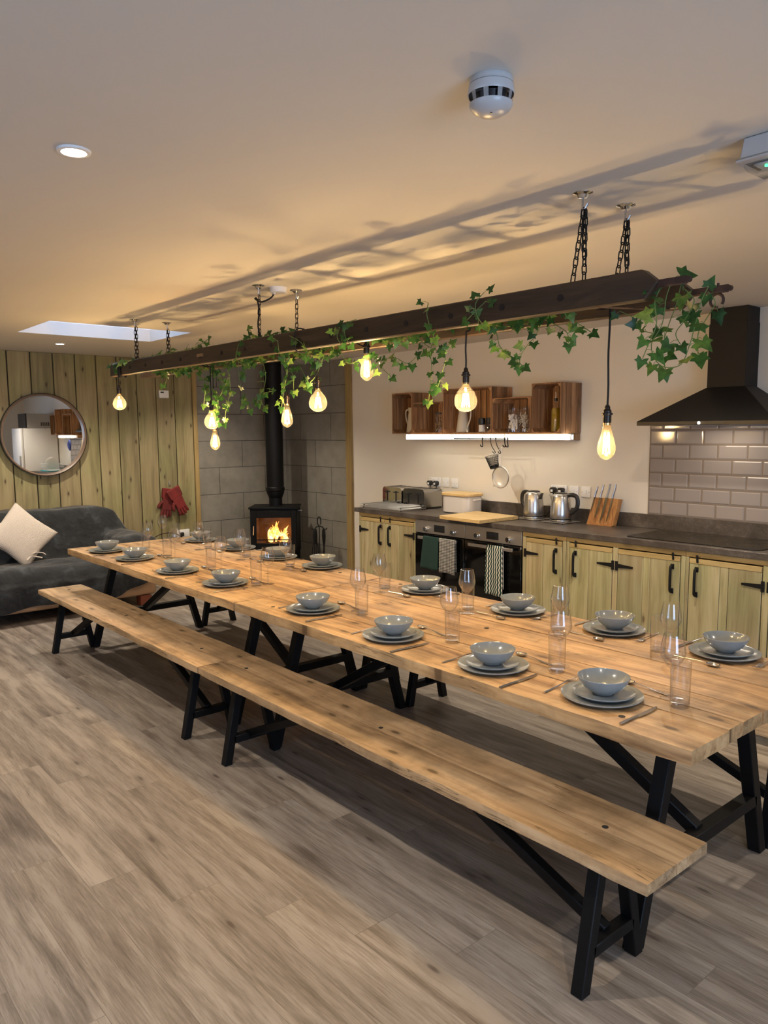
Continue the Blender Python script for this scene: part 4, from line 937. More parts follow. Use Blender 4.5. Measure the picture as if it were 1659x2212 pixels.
def door(cab, x0, x1, hinge, hx, planks, latch=True, tilt=0.0):
    """plank door with top rail; hinge side, handle x; sub-parts handle, hinge, latch"""
    b = nb(); z0, z1 = .105, .826
    xs = [x0 + (x1 - x0) * p for p in planks]
    for a, c in zip(xs, xs[1:]): box(b, a + .0015, c - .0015, FY - .006, FY + .014, z0, z1 - .03, .002)
    dr = obj('door', b, M['cab_wood'], cab, world=True)
    def sub(nm, bm, mt=M['black_iron']):
        o = obj(nm, bm, mt, dr)
        o.data.transform(MW[cab.name].inverted()); return o
    b = nb(); box(b, x0 + .001, x1 - .001, FY - .009, FY + .014, z1 - .032, z1, .002); sub('door_rail', b, M['cab_rail'])
    b = nb(); pts = smooth_path([(hx, FY - .008, .764), (hx, FY - .030, .757), (hx, FY - .034, .72), (hx, FY - .034, .64), (hx, FY - .030, .602), (hx, FY - .008, .594)], 3)
    tube(b, pts, .009, 8); box(b, hx - .012, hx + .012, FY - .014, FY - .006, .742, .775, .002); box(b, hx - .012, hx + .012, FY - .014, FY - .006, .583, .616, .002); sub('handle', b)
    s = 1 if hinge == 'L' else -1; xe = x0 if hinge == 'L' else x1
    b = nb(); box(b, xe - .010 - .008 * s, xe + .010 - .008 * s, FY - .013, FY - .006, .678, .742, .001)
    prism(b, [(xe + 0, .695), (xe + 0, .725), (xe + s * .115, .717), (xe + s * .120, .711), (xe + s * .115, .704)], 'y', FY - .0125, FY - .0085)
    sub('hinge', b)
    if latch:
        b = nb(); beam(b, (hx + .002, FY - .013, .850), (hx + .006, FY - .013, .802), .013, .008, (0, 1, 0), .002); sub('latch', b)
    return dr
def cabinet(x0, x1, label, posts, doors, rail_ext=(0, 0)):
    t = thing('base_cabinet', label, 'cabinet', ((x0 + x1) / 2, 4.85, 0), 0, 'treated pine base cabinets')
    b = nb(); box(b, x0, x0 + .018, FY + .02, 5.11, .1, .868); box(b, x1 - .018, x1, FY + .02, 5.11, .1, .868); box(b, x0, x1, 5.09, 5.11, .1, .868); box(b, x0, x1, FY + .02, 5.11, .1, .118); box(b, x0, x1, FY + .02, 5.09, .80, .82)
    obj('carcass', b, M['cab_rail'], t, world=True)
    b = nb(); box(b, x0, x1, FY - .001, FY + .019, .834, .8695, .002); obj('face_rail', b, M['cab_rail'], t, world=True)
    b = nb(); box(b, x0, x1, 4.62, 4.64, .0005, .1); obj('plinth', b, M['cab_rail'], t, world=True)
    for (a, c) in posts:
        b = nb(); box(b, a + .0008, c - .0008, FY - .004, FY + .019, .1, .833, .002); obj('stile', b, M['cab_wood'], t, world=True)
    for d in doors: door(t, *d)
    return t
c1 = cabinet(-5.765, -4.962, 'two-door pine base cabinet at the left end of the worktop', [(-5.765, -5.738), (-4.988, -4.962)],
        [(-5.735, -5.386, 'L', -5.438, (0, .5, 1)), (-5.380, -4.992, 'R', -5.305, (0, .22, .5, 1))])
c2 = cabinet(-3.755, -3.352, 'single-door pine base cabinet between oven and the wider units', [(-3.755, -3.722), (-3.383, -3.353)], [(-3.719, -3.387, 'L', -3.437, (0, .48, 1))])
c3 = cabinet(-3.351, -2.432, 'two-door pine base cabinet with back-to-back black hinges in its middle', [(-3.351, -3.322), (-2.962, -2.924), (-2.462, -2.432)], [(-3.319, -2.966, 'R', -3.267, (0, .46, 1)), (-2.920, -2.466, 'L', -2.517, (0, .42, .53, 1))])
c4 = cabinet(-2.431, -1.46, 'pine base cabinet under the hob, at the right edge of the photo', [(-2.431, -2.408), (-1.947, -1.905), (-1.485, -1.46)], [(-2.404, -1.951, 'R', -2.353, (0, .44, .56, 1)), (-1.901, -1.489, 'L', -1.54, (0, .5, 1))])
c5 = cabinet(-1.459, .44, 'long pine base cabinet next to the fridge, seen in the mirror only', [(-1.459, -1.43), (-.98, -.94), (-.49, -.45), (-.02, .02), (.41, .44)], [(-1.426, -.984, 'L', -1.04, (0, .5, 1)), (-.936, -.494, 'R', -.87, (0, .5, 1)), (-.446, -.024, 'L', -.08, (0, .5, 1)), (.024, .406, 'R', .09, (0, .5, 1))])

def oven(x0, x1, label):
    t = thing('built_in_oven', label, 'oven', ((x0 + x1) / 2, 4.85, 0), 0, 'built-in ovens')
    b = nb(); box(b, x0 + .004, x1 - .004, FY + .012, 5.1, .1, .866); obj('body', b, M['black_plastic'], t, world=True)
    b = nb(); box(b, x0 + .001, x1 - .001, FY - .012, FY + .012, .754, .868, .002); pn = obj('control_panel', b, M['oven_steel'], t, world=True)
    iv = MW[t.name].inverted()
    b = nb(); cxm = (x0 + x1) / 2; box(b, cxm - .062, cxm + .066, FY - .0135, FY - .011, .776, .836, .001); o = obj('display', b, M['black_plastic'], pn); o.data.transform(iv)
    b = nb(); 
    for k, (dx, w) in enumerate(((-.035, .012), (-.018, .012), (.001, .012), (.018, .012))): box(b, cxm + dx, cxm + dx + w, FY - .0142, FY - .0135, .808, .822)
    o = obj('display_digits', b, M['display'], pn); o.data.transform(iv)
    for kx in (x0 + .147, x1 - .122):
        b = nb(); lathe(b, [(0, .030), (.018, .030), (.0205, .027), (.021, .006), (.024, .004), (.024, 0)], 32, Matrix.Translation((kx, FY - .012, .794)) @ Matrix.Rotation(PI / 2, 4, 'X')); o = obj('knob', b, M['chrome'], pn); o.data.transform(iv)
    b = nb(); box(b, x0 + .003, x1 - .003, FY - .016, FY + .010, .14, .748, .003); dr = obj('door', b, M['oven_glass'], t, world=True)
    b = nb(); box(b, x0 + .075, x1 - .055, FY - .058, FY - .046, .706, .732, .003); o = obj('handle', b, M['oven_steel'], dr); o.data.transform(iv)
    b = nb(); 
    for hx in (x0 + .11, x1 - .085): box(b, hx - .010, hx + .010, FY - .047, FY - .014, .709, .729, .002)
    o = obj('handle_mount', b, M['black_plastic'], dr); o.data.transform(iv)
    b = nb(); box(b, x0 + .002, x1 - .002, 4.62, 4.64, .0005, .1); obj('plinth', b, M['cab_rail'], t, world=True)
oven(-4.958, -4.358, 'black glass built-in oven on the left, green and gingham towels on its handle')
oven(-4.357, -3.757, 'black glass built-in oven on the right, striped towel on its handle')

def towel(name, x0, x1, zf, zb, mat, label, yb=None, fold=0, seed=0, taper=0):
    """towel folded over a handle bar: front drop to zf, back drop to zb"""
    yb = FY - .052; b = nb(); t = bmesh.new(); uvl = t.loops.layers.uv.new('UVMap'); rn = random.Random(seed)
    path = []; n1 = 16
    for i in range(n1 + 1): path.append((yb - .010, zf + (.729 - zf) * i / n1, i / n1))
    for i in range(1, 6):
        a = PI * i / 6; path.append((yb - .010 * math.cos(a), .729 + .010 * math.sin(a), 1))
    for i in range(11): path.append((yb + .0095, .729 - (.729 - zb) * i / 10, 1 - i / 10))
    nx = 18; G = []; ph = rn.uniform(0, 6)
    acc = 0; ac = [0]
    for p, q in zip(path, path[1:]): acc += math.hypot(q[0] - p[0], q[1] - p[1]); ac.append(acc)
    for i, (y, z, u) in enumerate(path):
        row = []
        for j in range(nx + 1):
            f = j / nx; hang = (.729 - z) / .3
            front = y < yb
            x = x0 + (x1 - x0) * f + (.010 * hang * (f - .5) if not taper else -.006 * hang) + (-taper * hang * (1 - f) if taper else 0)
            yy = y + (-1 if front else .15) * (.006 * math.sin(f * 9 + ph) * max(0, hang) * .8 + .0035 * max(0, hang))
            row.append(t.verts.new((x, yy, z + .004 * math.sin(f * 5 + ph) * (i == 0))))
        G.append(row)
    for i in range(len(G) - 1):
        for j in range(nx):
            f = t.faces.new((G[i][j], G[i][j + 1], G[i + 1][j + 1], G[i + 1][j])); f.smooth = True
            for lp, (a, c) in zip(f.loops, ((i, j), (i, j + 1), (i + 1, j + 1), (i + 1, j))): lp[uvl].uv = (c / nx * (x1 - x0), ac[a])
    bmesh.ops.recalc_face_normals(t, faces=t.faces)
    bmesh.ops.solidify(t, geom=t.faces[:], thickness=.003)
    me = bpy.data.meshes.new(name); t.to_mesh(me); t.free(); me.materials.append(mat)
    o = bpy.data.objects.new(name, me); COL.objects.link(o); cc = Vector(((x0 + x1) / 2, yb, .72)); me.transform(Matrix.Translation(cc).inverted()); o.location = cc
    tag(o, label, 'towel', 'towels on the oven handles'); return o
towel('tea_towel', -4.806, -4.618, .455, .50, M['green_towel'], 'plain dark green towel on the left oven handle', seed=1, taper=.03)
towel('tea_towel', -4.606, -4.425, .448, .47, M['gingham'], 'black and white gingham towel on the left oven handle', seed=2)
towel('tea_towel', -4.075, -3.912, .345, .40, M['striped'], 'long green and white striped towel on the right oven handle', seed=3)

# hob, hood, metro tiles
hob = thing('induction_hob', 'flat black glass hob set on the worktop under the hood', 'hob', (-2.44, 4.85, WT + .0005))
b = nb(); prism(b, [(-.455, -.215), (.41, -.255), (.455, -.215), (.455, .24), (-.455, .24)] if False else [(-.44, -.25), (.425, -.25), (.455, -.20), (.455, .24), (-.455, .24), (-.455, -.225)], 'z', 0, .006, .001); obj('glass_top', b, M['hob'], hob)
b = nb()
for (x, y, r) in ((-.28, .10, .09), (-.28, -.10, .07), (.0, .02, .11), (.28, .10, .07), (.28, -.10, .09)): lathe(b, [(r, .0062), (r + .0015, .0064), (r + .003, .0062)], 40, Matrix.Translation((x, y, 0)))
obj('zone_rings', b, plain('faint_zone_print', (.03, .028, .026), .3), hob)
hd = thing('cooker_hood', 'matt black pyramid cooker hood with square chimney on the kitchen wall', 'cooker hood', (-2.414, 5.134, 1.66))
b = nb(); box(b, -.45, .45, -.484, -.001, 0, .026, .002); cn = obj('canopy_lip', b, plain('hood_lip_steel', (.040, .034, .030), .35, metal=.6), hd)
b = nb(); t = bmesh.new()
lo_ = [(-.45, -.484, .026), (.45, -.484, .026), (.45, -.001, .026), (-.45, -.001, .026)]; hi_ = [(-.128, -.18, .245), (.128, -.18, .245), (.128, -.001, .245), (-.128, -.001, .245)]
A = [t.verts.new(p) for p in lo_]; B = [t.verts.new(p) for p in hi_]; t.faces.new(A[::-1]); t.faces.new(B)
for i in range(4): j = (i + 1) % 4; t.faces.new((A[i], A[j], B[j], B[i]))
merge(b, t); obj('canopy', b, M['hood'], hd, smooth=False)
b = nb(); box(b, -.126, .126, -.178, -.001, .2455, .655, .001); obj('lower_chimney', b, M['hood'], hd)
b = nb(); box(b, -.122, .122, -.173, -.001, .655, CEIL - 1.66 - .001, .001); obj('upper_chimney', b, M['hood'], hd)
b = nb(); box(b, -.16, .15, -.4865, -.483, .006, .021); obj('control_strip', b, M['black_plastic'], hd)
b = nb(); cyl(b, (-.010, -.490, .0135), (-.010, -.486, .0135), .009, n=20); obj('button', b, M['hood_button'], hd)
b = nb(); box(b, -.30, .30, -.40, -.10, -.003, .001); obj('filter', b, M['grey_plastic'], hd)
lamp('hood_lamp', 'AREA', (-2.414, 4.86, 1.652), 1.2, (1, .85, .65), size=.3)
# bevelled metro tiles
b = nb(); g = nb(); tx0, tx1, tz0 = -3.043, -.20, 1.0155; row = 0; z = tz0
while z < 1.66:
    zt = min(z + .1, 1.66); x = tx0 + (0 if row % 2 else -.1015)
    while x < tx1:
        a, c = max(x + .001, tx0), min(x + .2025, tx1)
        if c - a > .03 and zt - z > .01:
            t = bmesh.new(); bv = .011; yb, yf = 5.1335, 5.1255
            o_ = [(a, yb, z), (c, yb, z), (c, yb, zt), (a, yb, zt)]; e_ = [(a, yf + .005, z), (c, yf + .005, z), (c, yf + .005, zt), (a, yf + .005, zt)]
            zt2 = zt - bv if zt - z > .05 else zt - .002
            i_ = [(a + bv, yf, z + bv), (c - bv, yf, z + bv), (c - bv, yf, max(zt2, z + bv + .002)), (a + bv, yf, max(zt2, z + bv + .002))]
            V = [[t.verts.new(p) for p in q] for q in (o_, e_, i_)]
            for q, w in zip(V, V[1:]):
                for i in range(4): j = (i + 1) % 4; t.faces.new((q[i], q[j], w[j], w[i]))
            t.faces.new(V[-1]); merge(b, t)
        x += .2045
    z += .1025; row += 1
sp = obj('splashback', b, M['metro'], smooth=False, loc=(-2.4, 5.13, 1.0155)); tag(sp, 'glossy taupe brick-shaped wall tiles below the cooker hood', 'splashback')
b = nb(); box(b, tx0 - .002, tx1, 5.1285, 5.1338, tz0 - .001, 1.66); gg = obj('grout', b, M['grout'], sp, smooth=False); gg.data.transform(Matrix.Translation((2.4, -5.13, -1.0155)))

# ------------------------------------------------------------------ wall crates, shelf lights
def crate(x0, x1, z1, label, y0=4.865, z0=1.612, slats_x=4):
    """crate on its side, open to the room: four slatted sides, slatted back, corner braces"""
    t = thing('wooden_crate', label, 'crate', ((x0 + x1) / 2, 5.13, z0), 0, 'wooden crates on the kitchen wall')
    T = .009; y1 = 5.131; b = nb(); n = 4; d = (y1 - y0) / n
    for k in range(n):
        ya, yb = y0 + d * k + .003, y0 + d * (k + 1) - .003
        box(b, x0, x0 + T, ya, yb, z0, z1, .001)
    obj('side_panel', b, M['crate_wood'], t, world=True)
    b = nb()
    for k in range(n): box(b, x1 - T, x1, y0 + d * k + .003, y0 + d * (k + 1) - .003, z0, z1, .001)
    obj('side_panel', b, M['crate_wood'], t, world=True)
    for za, nm in ((z0, 'bottom_panel'), (z1 - T, 'top_panel')):
        b = nb()
        for (ya, yb) in ((y0, y0 + .085), (y0 + .093, y1)): box(b, x0 + T, x1 - T, ya, yb, za, za + T, .001)
        obj(nm, b, M['crate_wood'], t, world=True)
    b = nb(); nn = max(3, int((x1 - x0) / .07)); w = (x1 - x0 - 2 * T) / nn
    for k in range(nn): box(b, x0 + T + w * k + .004, x0 + T + w * (k + 1) - .004, y1 - .010, y1 - .001, z0 + T, z1 - T, .001)
    obj('back_panel', b, M['crate_wood'], t, world=True)
    s = .030
    for (cx, sx) in ((x0 + T, 1), (x1 - T, -1)):
        for (cz, sz) in ((z0 + T, 1), (z1 - T, -1)):
            b = nb(); prism(b, [(cx, cz), (cx + sx * s, cz), (cx, cz + sz * s)], 'y', y0 + .002, y1 - .012)
            obj('corner_brace', b, M['crate_wood'], t, world=True)
crate(-5.625, -5.342, 1.992, 'upright wooden crate at the left end of the wall crates, jug inside')
crate(-5.336, -4.938, 1.895, 'low wooden crate, second from left, dark jar inside')
crate(-4.932, -4.358, 2.000, 'widest wooden crate on the kitchen wall, behind the round bulb')
crate(-4.352, -3.942, 1.902, 'low wooden crate holding two storage jars')
crate(-3.936, -3.650, 2.000, 'upright wooden crate at the right end, oil bottle inside')
for k, (a, c) in enumerate(((-5.50, -4.885), (-4.88, -4.268), (-4.263, -3.60))):
    t = thing('strip_light', ['glowing white strip light under the left-hand crates', 'glowing white strip light under the widest crate, hook rail in front', 'glowing white strip light under the right-hand crates'][k], 'strip light', ((a + c) / 2, 4.95, 1.58), 0, 'strip lights under the crates')
    b = nb(); box(b, a, c, 4.932, 4.968, 1.558, 1.602, .006, 2); obj('diffuser', b, M['led'], t, world=True)
    b = nb(); box(b, a, a + .006, 4.930, 4.970, 1.556, 1.606, .002); box(b, c - .006, c, 4.930, 4.970, 1.556, 1.606, .002); obj('end_cap', b, M['white_plastic'], t, world=True)
b = nb(); box(b, -5.55, -3.656, 4.972, 5.132, 1.554, 1.610, .002); tag(obj('shelf_batten', b, M['crate_wood'], loc=(-4.6, 5.05, 1.554)), 'dark wooden batten carrying the row of wall crates', 'shelf')

def jug(x, y, z, h, label, hs):
    t = thing('enamel_jug', label, 'jug', (x, y, z), 0, 'cream enamel jugs')
    b = nb(); lathe(b, [(0, 0), (.058, 0), (.060, .004), (.040, h * .72), (.036, h * .80), (.042, h - .004), (.043, h), (.041, h), (.034, h * .80), (.055, .01), (0, .006)], 32); obj('body', b, M['enamel_jug'], t)
    b = nb(); tube(b, smooth_path([(hs * .038, 0, h * .86), (hs * .07, 0, h * .93), (hs * .095, 0, h * .82), (hs * .085, 0, h * .5), (hs * .052, 0, h * .2)], 5), .005, 8, flat=1.6); obj('handle', b, M['enamel_jug'], t)
jug(-5.440, 4.965, 1.6225, .232, 'cream jug with thin handle in the leftmost crate', -1)
jug(-4.775, 4.96, 1.6225, .215, 'cream jug in the widest crate, right below the round bulb', 1)
def jar(x, y, z, r, h, label, fill, lid):
    t = thing('storage_jar', label, 'jar', (x, y, z), 0, 'glass jars in the crates')
    b = nb(); lathe(b, [(0, 0), (r, 0), (r, h * .86), (r * .9, h * .93), (r * .9, h), (r * .87, h), (r * .87, h * .93), (r * .96, h * .85), (r * .96, .004), (0, .004)], 32); obj('glass_body', b, M['glass'], t)
    b = nb(); cyl(b, (0, 0, h), (0, 0, h + .014), r * .98, n=28); obj('lid', b, lid, t)
    rn = random.Random(int(x * 1000))
    b = nb()
    if fill == 'sticks':
        for k in range(40):
            a = rn.uniform(0, 6.28); q = rn.uniform(0, r * .78); zz = .012 + rn.uniform(0, h * .62); cyl(b, (q * math.cos(a), q * math.sin(a), zz), (q * math.cos(a) + .004, q * math.sin(a), zz + .022), .0085, n=8)
        obj('contents', b, M['marshmallow'], t, kind='stuff')
    elif fill == 'pasta':
        for k in range(60):
            a = rn.uniform(0, 6.28); q = rn.uniform(0, r * .7); zz = .015 + rn.uniform(0, h * .72); d = Vector((rn.uniform(-1, 1), rn.uniform(-1, 1), rn.uniform(-1, 1))).normalized() * .016
            c = Vector((q * math.cos(a), q * math.sin(a), zz)); tube(b, [c - d, c + d * .2 + Vector((0, 0, .004)), c + d], .0035, 5)
        obj('contents', b, M['pasta'], t, kind='stuff')
    else:
        for k in range(70):
            a = rn.uniform(0, 6.28); q = r * .8; zz = .015 + rn.uniform(0, h * .75); c = Vector((q * math.cos(a), q * math.sin(a), zz)); t2 = bmesh.new(); bmesh.ops.create_icosphere(t2, subdivisions=1, radius=.006); merge(b, t2, Matrix.Translation(c))
        obj('contents', b, plain('mixed_sweets', (.35, .22, .10), .25, noise=.9, nscale=60), t, kind='stuff')
jar(-5.050, 4.945, 1.6225, .048, .165, 'dark jar of small bright sweets in the second crate', 'sweets', M['black_plastic'])
jar(-4.185, 4.945, 1.6225, .052, .185, 'left glass storage jar, filled with white sticks', 'sticks', M['pane'])
jar(-4.075, 4.950, 1.6225, .056, .190, 'right glass storage jar, filled with pale pasta shapes', 'pasta', M['pane'])
def mill(x, y, z, label, fill):
    t = thing('grinder', label, 'grinder', (x, y, z), 0, 'salt and pepper grinders')
    b = nb(); lathe(b, [(0, .003), (.027, .003), (.025, .060), (0, .060)], 24); obj('contents', b, fill, t)
    b = nb(); lathe(b, [(.031, 0), (.028, .064), (.028, .066)], 24); obj('glass_body', b, M['glass'], t)
    b = nb(); lathe(b, [(0, .064), (.029, .064), (.031, .070), (.030, .110), (.028, .120), (0, .122)], 24); obj('grinder_head', b, M['black_plastic'], t)
mill(-4.535, 4.945, 1.6225, 'salt grinder with black top in the widest crate', M['salt'])
mill(-4.452, 4.950, 1.6225, 'pepper grinder with black top, right of the salt', M['log'])
bt = thing('oil_bottle', 'glass bottle of golden olive oil with pourer in the right-hand crate', 'bottle', (-3.765, 4.955, 1.6225))
b = nb(); lathe(b, [(0, 0), (.034, 0), (.035, .004), (.035, .165), (.030, .188), (.015, .210), (.013, .222), (.013, .240)], 32); obj('glass_body', b, M['glass'], bt)
b = nb(); lathe(b, [(0, .004), (.033, .004), (.033, .165), (.028, .184), (0, .186)], 28); obj('oil', b, M['olive_oil'], bt)
b = nb(); cyl(b, (0, 0, .238), (0, 0, .262), .0135, n=16); cyl(b, (0, 0, .244), (0, 0, .250), .016, n=16); obj('stopper', b, M['black_plastic'], bt)
b = nb(); tube(b, [(0, 0, .26), (0, 0, .29), (-.004, 0, .308)], .003, 6); obj('pour_spout', b, M['steel'], bt)

# hook rail with basket and strainer
hr = thing('hook_rail', 'thin black utensil rail with hooks below the middle strip light', 'rail', (-4.53, 4.90, 1.565))
b = nb(); tube(b, [(-4.825, 4.90, 1.565), (-4.235, 4.90, 1.565)], .0055, 10); tube(b, [(-4.82, 4.90, 1.565), (-4.82, 4.97, 1.565)], .004, 8); tube(b, [(-4.24, 4.90, 1.565), (-4.24, 4.97, 1.565)], .004, 8); obj('bar', b, M['black_metal'], hr, world=True)
HK = [(-4.485, .07, 0), (-4.395, .125, .05), (-4.335, .125, .05), (-4.235, .07, 0), (-4.205, .07, 0)]
for (x, L, sk) in HK:
    b = nb(); z0 = 1.571
    q = [(x - .004, 4.907, z0 - .018), (x - .004, 4.907, z0 - .002), (x, 4.90, z0 + .004), (x + .003, 4.893, z0 - .004), (x + .006 + sk * .3, 4.892, z0 - L * .5), (x + .012 + sk, 4.890, z0 - L + .012), (x + .014 + sk, 4.886, z0 - L), (x + .004 + sk, 4.878, z0 - L + .002), (x - .002 + sk, 4.876, z0 - L + .016)]
    tube(b, smooth_path(q, 4), .0032 if sk else .0045, 8); obj('s_hook', b, M['black_metal'], hr, world=True)
bk = thing('wire_basket', 'small black mesh pot hanging tilted from two rail hooks', 'basket', (-4.34, 4.875, 1.375))
mt_ = Matrix.Rotation(math.radians(-18), 4, 'Y')
b = nb()
for k in range(36):
    for sg in (1, -1):
        a0 = 2 * PI * k / 36
        pts = []
        for j in range(9):
            f = j / 8; a = a0 + sg * f * .62; r = .036 + .020 * f; pts.append(mt_ @ Vector((r * math.cos(a), r * math.sin(a), -.055 + .105 * f)))
        tube(b, pts, .0012, 3)
obj('mesh_side', b, M['black_metal'], bk)
b = nb(); lathe(b, [(0, -.056), (.037, -.056), (.041, -.036), (.039, -.036), (.035, -.053), (0, -.053)], 28, mt_); obj('base', b, M['black_metal'], bk)
b = nb(); tube(b, [mt_ @ Vector((.0575 * math.cos(2 * PI * i / 32), .0575 * math.sin(2 * PI * i / 32), .052)) for i in range(32)], .0035, 8, closed=True); obj('rim', b, M['steel'], bk)
st = thing('sieve', 'round wire mesh strainer hanging from the right end of the hook rail', 'strainer', (-4.262, 4.880, 1.247))
b = nb(); tube(b, [(.088 * math.cos(2 * PI * i / 48), 0, .088 * math.sin(2 * PI * i / 48)) for i in range(48)], .0045, 8, closed=True); obj('rim', b, M['steel'], st)
mm = bpy.data.materials.new('fine_wire_mesh'); mm.use_nodes = True; nt = mm.node_tree; pb = nt.nodes['Principled BSDF']; pb.inputs['Base Color'].default_value = (.55, .52, .48, 1); pb.inputs['Metallic'].default_value = .8; pb.inputs['Roughness'].default_value = .4; pb.inputs['Alpha'].default_value = .42
b = nb(); t = bmesh.new(); bmesh.ops.create_uvsphere(t, u_segments=32, v_segments=16, radius=.088); bmesh.ops.delete(t, geom=[v for v in t.verts if v.co.z < -.001], context='VERTS')
for v in t.verts: v.co = Vector((v.co.x, v.co.z * .5, v.co.y))
merge(b, t); obj('mesh_bowl', b, mm, st)
b = nb(); tube(b, smooth_path([(-.004, 0, .088), (-.006, 0, .105), (-.022, 0, .125), (-.022, 0, .20), (-.012, 0, .245), (0, 0, .250), (.010, 0, .243), (.010, 0, .20), (.004, 0, .125), (.003, 0, .088)], 4), .0022, 6); obj('wire_handle', b, M['steel'], st)
b = nb()
for a in (-2.35, -.80):
    c = Vector((.088 * math.cos(a), 0, .088 * math.sin(a))); d = c.normalized(); p = Vector((-d.z, 0, d.x))
    tube(b, smooth_path([c - p * .006, c + d * .016 - p * .008, c + d * .022, c + d * .016 + p * .008, c + p * .006], 3), .0018, 6)
obj('rest_lug', b, M['steel'], st)

# sockets and switches
def socket(x0, x1, z0, z1, kind, label, plugs=()):
    t = thing('wall_socket' if kind == 'double' else 'light_switch', label, 'socket' if kind == 'double' else 'switch', ((x0 + x1) / 2, 5.133, (z0 + z1) / 2), 0, 'white sockets and switches above the worktop')
    w, h = (x1 - x0) / 2, (z1 - z0) / 2
    b = nb(); box(b, -w, w, -.010, 0, -h, h, .003, 2); obj('face_plate', b, M['white_plastic'], t)
    b = nb()
    if kind == 'double':
        for sx in (-.011, .011): box(b, sx - .006, sx + .006, -.014, -.009, .012, .032, .001)
    else: box(b, -.009, .009, -.0145, -.009, -.014, .016, .001)
    obj('rocker', b, M['white_plastic'], t)
    b = nb()
    for sx in ((-w * .78, w * .78) if kind != 'double' else (-w * .72, w * .72)): cyl(b, (sx, -.0108, -.002 if kind != 'double' else .030), (sx, -.0095, -.002 if kind != 'double' else .030), .003, n=8)
    obj('screw', b, M['black_plastic'], t)
def plug(x, z, label, down=.06):
    t = thing('mains_plug', label, 'plug', (x, 5.121, z), 0, 'black mains plugs')
    b = nb(); prism(b, [(-.022, -.018), (-.025, .008), (-.016, .022), (.016, .022), (.025, .008), (.022, -.018), (.010, -.026), (-.010, -.026)], 'y', -.042, 0, .004); obj('plug_body', b, M['black_plastic'], t)
    b = nb(); box(b, -.011, .011, -.0435, -.041, -.014, .004); obj('fuse_label', b, M['white_plastic'], t)
    b = nb(); cyl(b, (0, -.015, -.026), (0, -.017, -.045), .006, .004, n=10); obj('cord_guard', b, M['black_plastic'], t)
socket(-5.384, -5.226, 1.110, 1.194, 'double', 'white double socket above the toasters')
socket(-5.199, -5.113, 1.110, 1.196, 'single', 'white single switch right beside the toaster socket')
socket(-5.082, -4.996, 1.109, 1.195, 'single', 'white single switch above the cream bread bin')
socket(-3.927, -3.772, 1.106, 1.190, 'double', 'white double socket behind the kettles')
socket(-3.747, -3.660, 1.105, 1.190, 'single', 'white single switch behind the right-hand kettle')
socket(-3.632, -3.545, 1.105, 1.191, 'single', 'white single switch left of the knife block')
plug(-5.345, 1.142, 'left black plug in the socket above the toasters'); plug(-5.262, 1.142, 'right black plug in the socket above the toasters')
plug(-3.887, 1.150, 'left black plug in the socket behind the kettles'); plug(-3.808, 1.150, 'right black plug in the socket behind the kettles')
b = nb(); tube(b, smooth_path([(-3.887, 5.104, 1.105), (-3.888, 5.10, 1.06), (-3.892, 5.09, 1.0), (-3.905, 5.06, .955), (-3.935, 5.04, .928)], 5), .0035, 6)
tag(obj('power_cable', b, M['cord'], loc=(-3.887, 5.104, 1.1)), 'thin black cord from the plug down to the left kettle', 'cable')

# toasters
M['toaster_steel'] = plain('dark_polished_steel', (.40, .39, .38), .16, metal=1)
def toaster(x, y, label, rz, shine):
    t = thing('toaster', label, 'toaster', (x, y, WT + .0005), rz, 'steel toasters')
    w, d, h = .150, .115, .186; b = nb(); pr = []
    for i in range(9):
        a = PI * i / 16; pr.append((w - .04 + .04 * math.sin(PI / 2 - a) if False else w - .035 + .035 * math.cos(a), h - .035 + .035 * math.sin(a)))
    prof = [(-w, .015), (w, .015)] + pr + [(-px, pz) for px, pz in pr[::-1]]
    prism(b, prof, 'y', -d, d, .002); obj('shell', b, shine, t)
    b = nb(); box(b, -w + .004, w - .004, -d + .004, d - .004, 0, .016, .003); obj('base', b, M['black_plastic'], t)
    for sx in (-.068, .068):
        b = nb(); box(b, sx - .009, sx + .009, -d - .0015, -d + .002, .05, h - .035); obj('lever_slot', b, M['black_plastic'], t)
        b = nb(); box(b, sx - .024, sx + .024, -d - .020, -d - .001, h - .052, h - .042, .003); obj('lever', b, M['black_plastic'], t)
        b = nb(); cyl(b, (sx + .045 * (1 if sx > 0 else -1), -d - .014, .038), (sx + .045 * (1 if sx > 0 else -1), -d + .001, .038), .013, n=18); obj('dial', b, M['black_plastic'], t)
    for sx in (-.10, -.04, .04, .10):
        b = nb(); box(b, sx - .014, sx + .014, -d + .03, d - .03, h - .001, h + .001); obj('bread_slot', b, M['dark_gap'], t)
toaster(-5.655, 5.005, 'polished steel toaster on the left of the pair', -.06, M['chrome'])
toaster(-5.338, 4.995, 'polished steel toaster on the right, beside the bread bin', 0, M['toaster_steel'])

# wire cooling racks
def rack(x, y, z, label, rz):
    t = thing('cooling_rack', label, 'wire rack', (x, y, z), rz, 'wire cooling racks')
    b = nb()
    for k in range(12): yy = -.15 + .30 * k / 11; tube(b, [(-.30, yy, .014), (.30, yy, .014)], .0019, 6)
    obj('wires', b, M['steel'], t)
    b = nb(); box(b, -.302, -.294, -.158, .158, .010, .018, .001); box(b, .294, .302, -.158, .158, .010, .018, .001); box(b, -.004, .004, -.158, .158, .008, .012, .001); obj('end_bars', b, M['steel'], t)
    b = nb()
    for sx in (-.28, .28):
        for sy in (-.13, .13): cyl(b, (sx, sy, 0), (sx, sy, .012), .006, n=10)
    obj('foot', b, M['black_plastic'], t)
rack(-5.475, 4.735, WT + .0005, 'lower wire cooling rack at the left end of the worktop', -.03)
rack(-5.470, 4.735, WT + .0215, 'upper wire cooling rack stacked on the other', -.05)

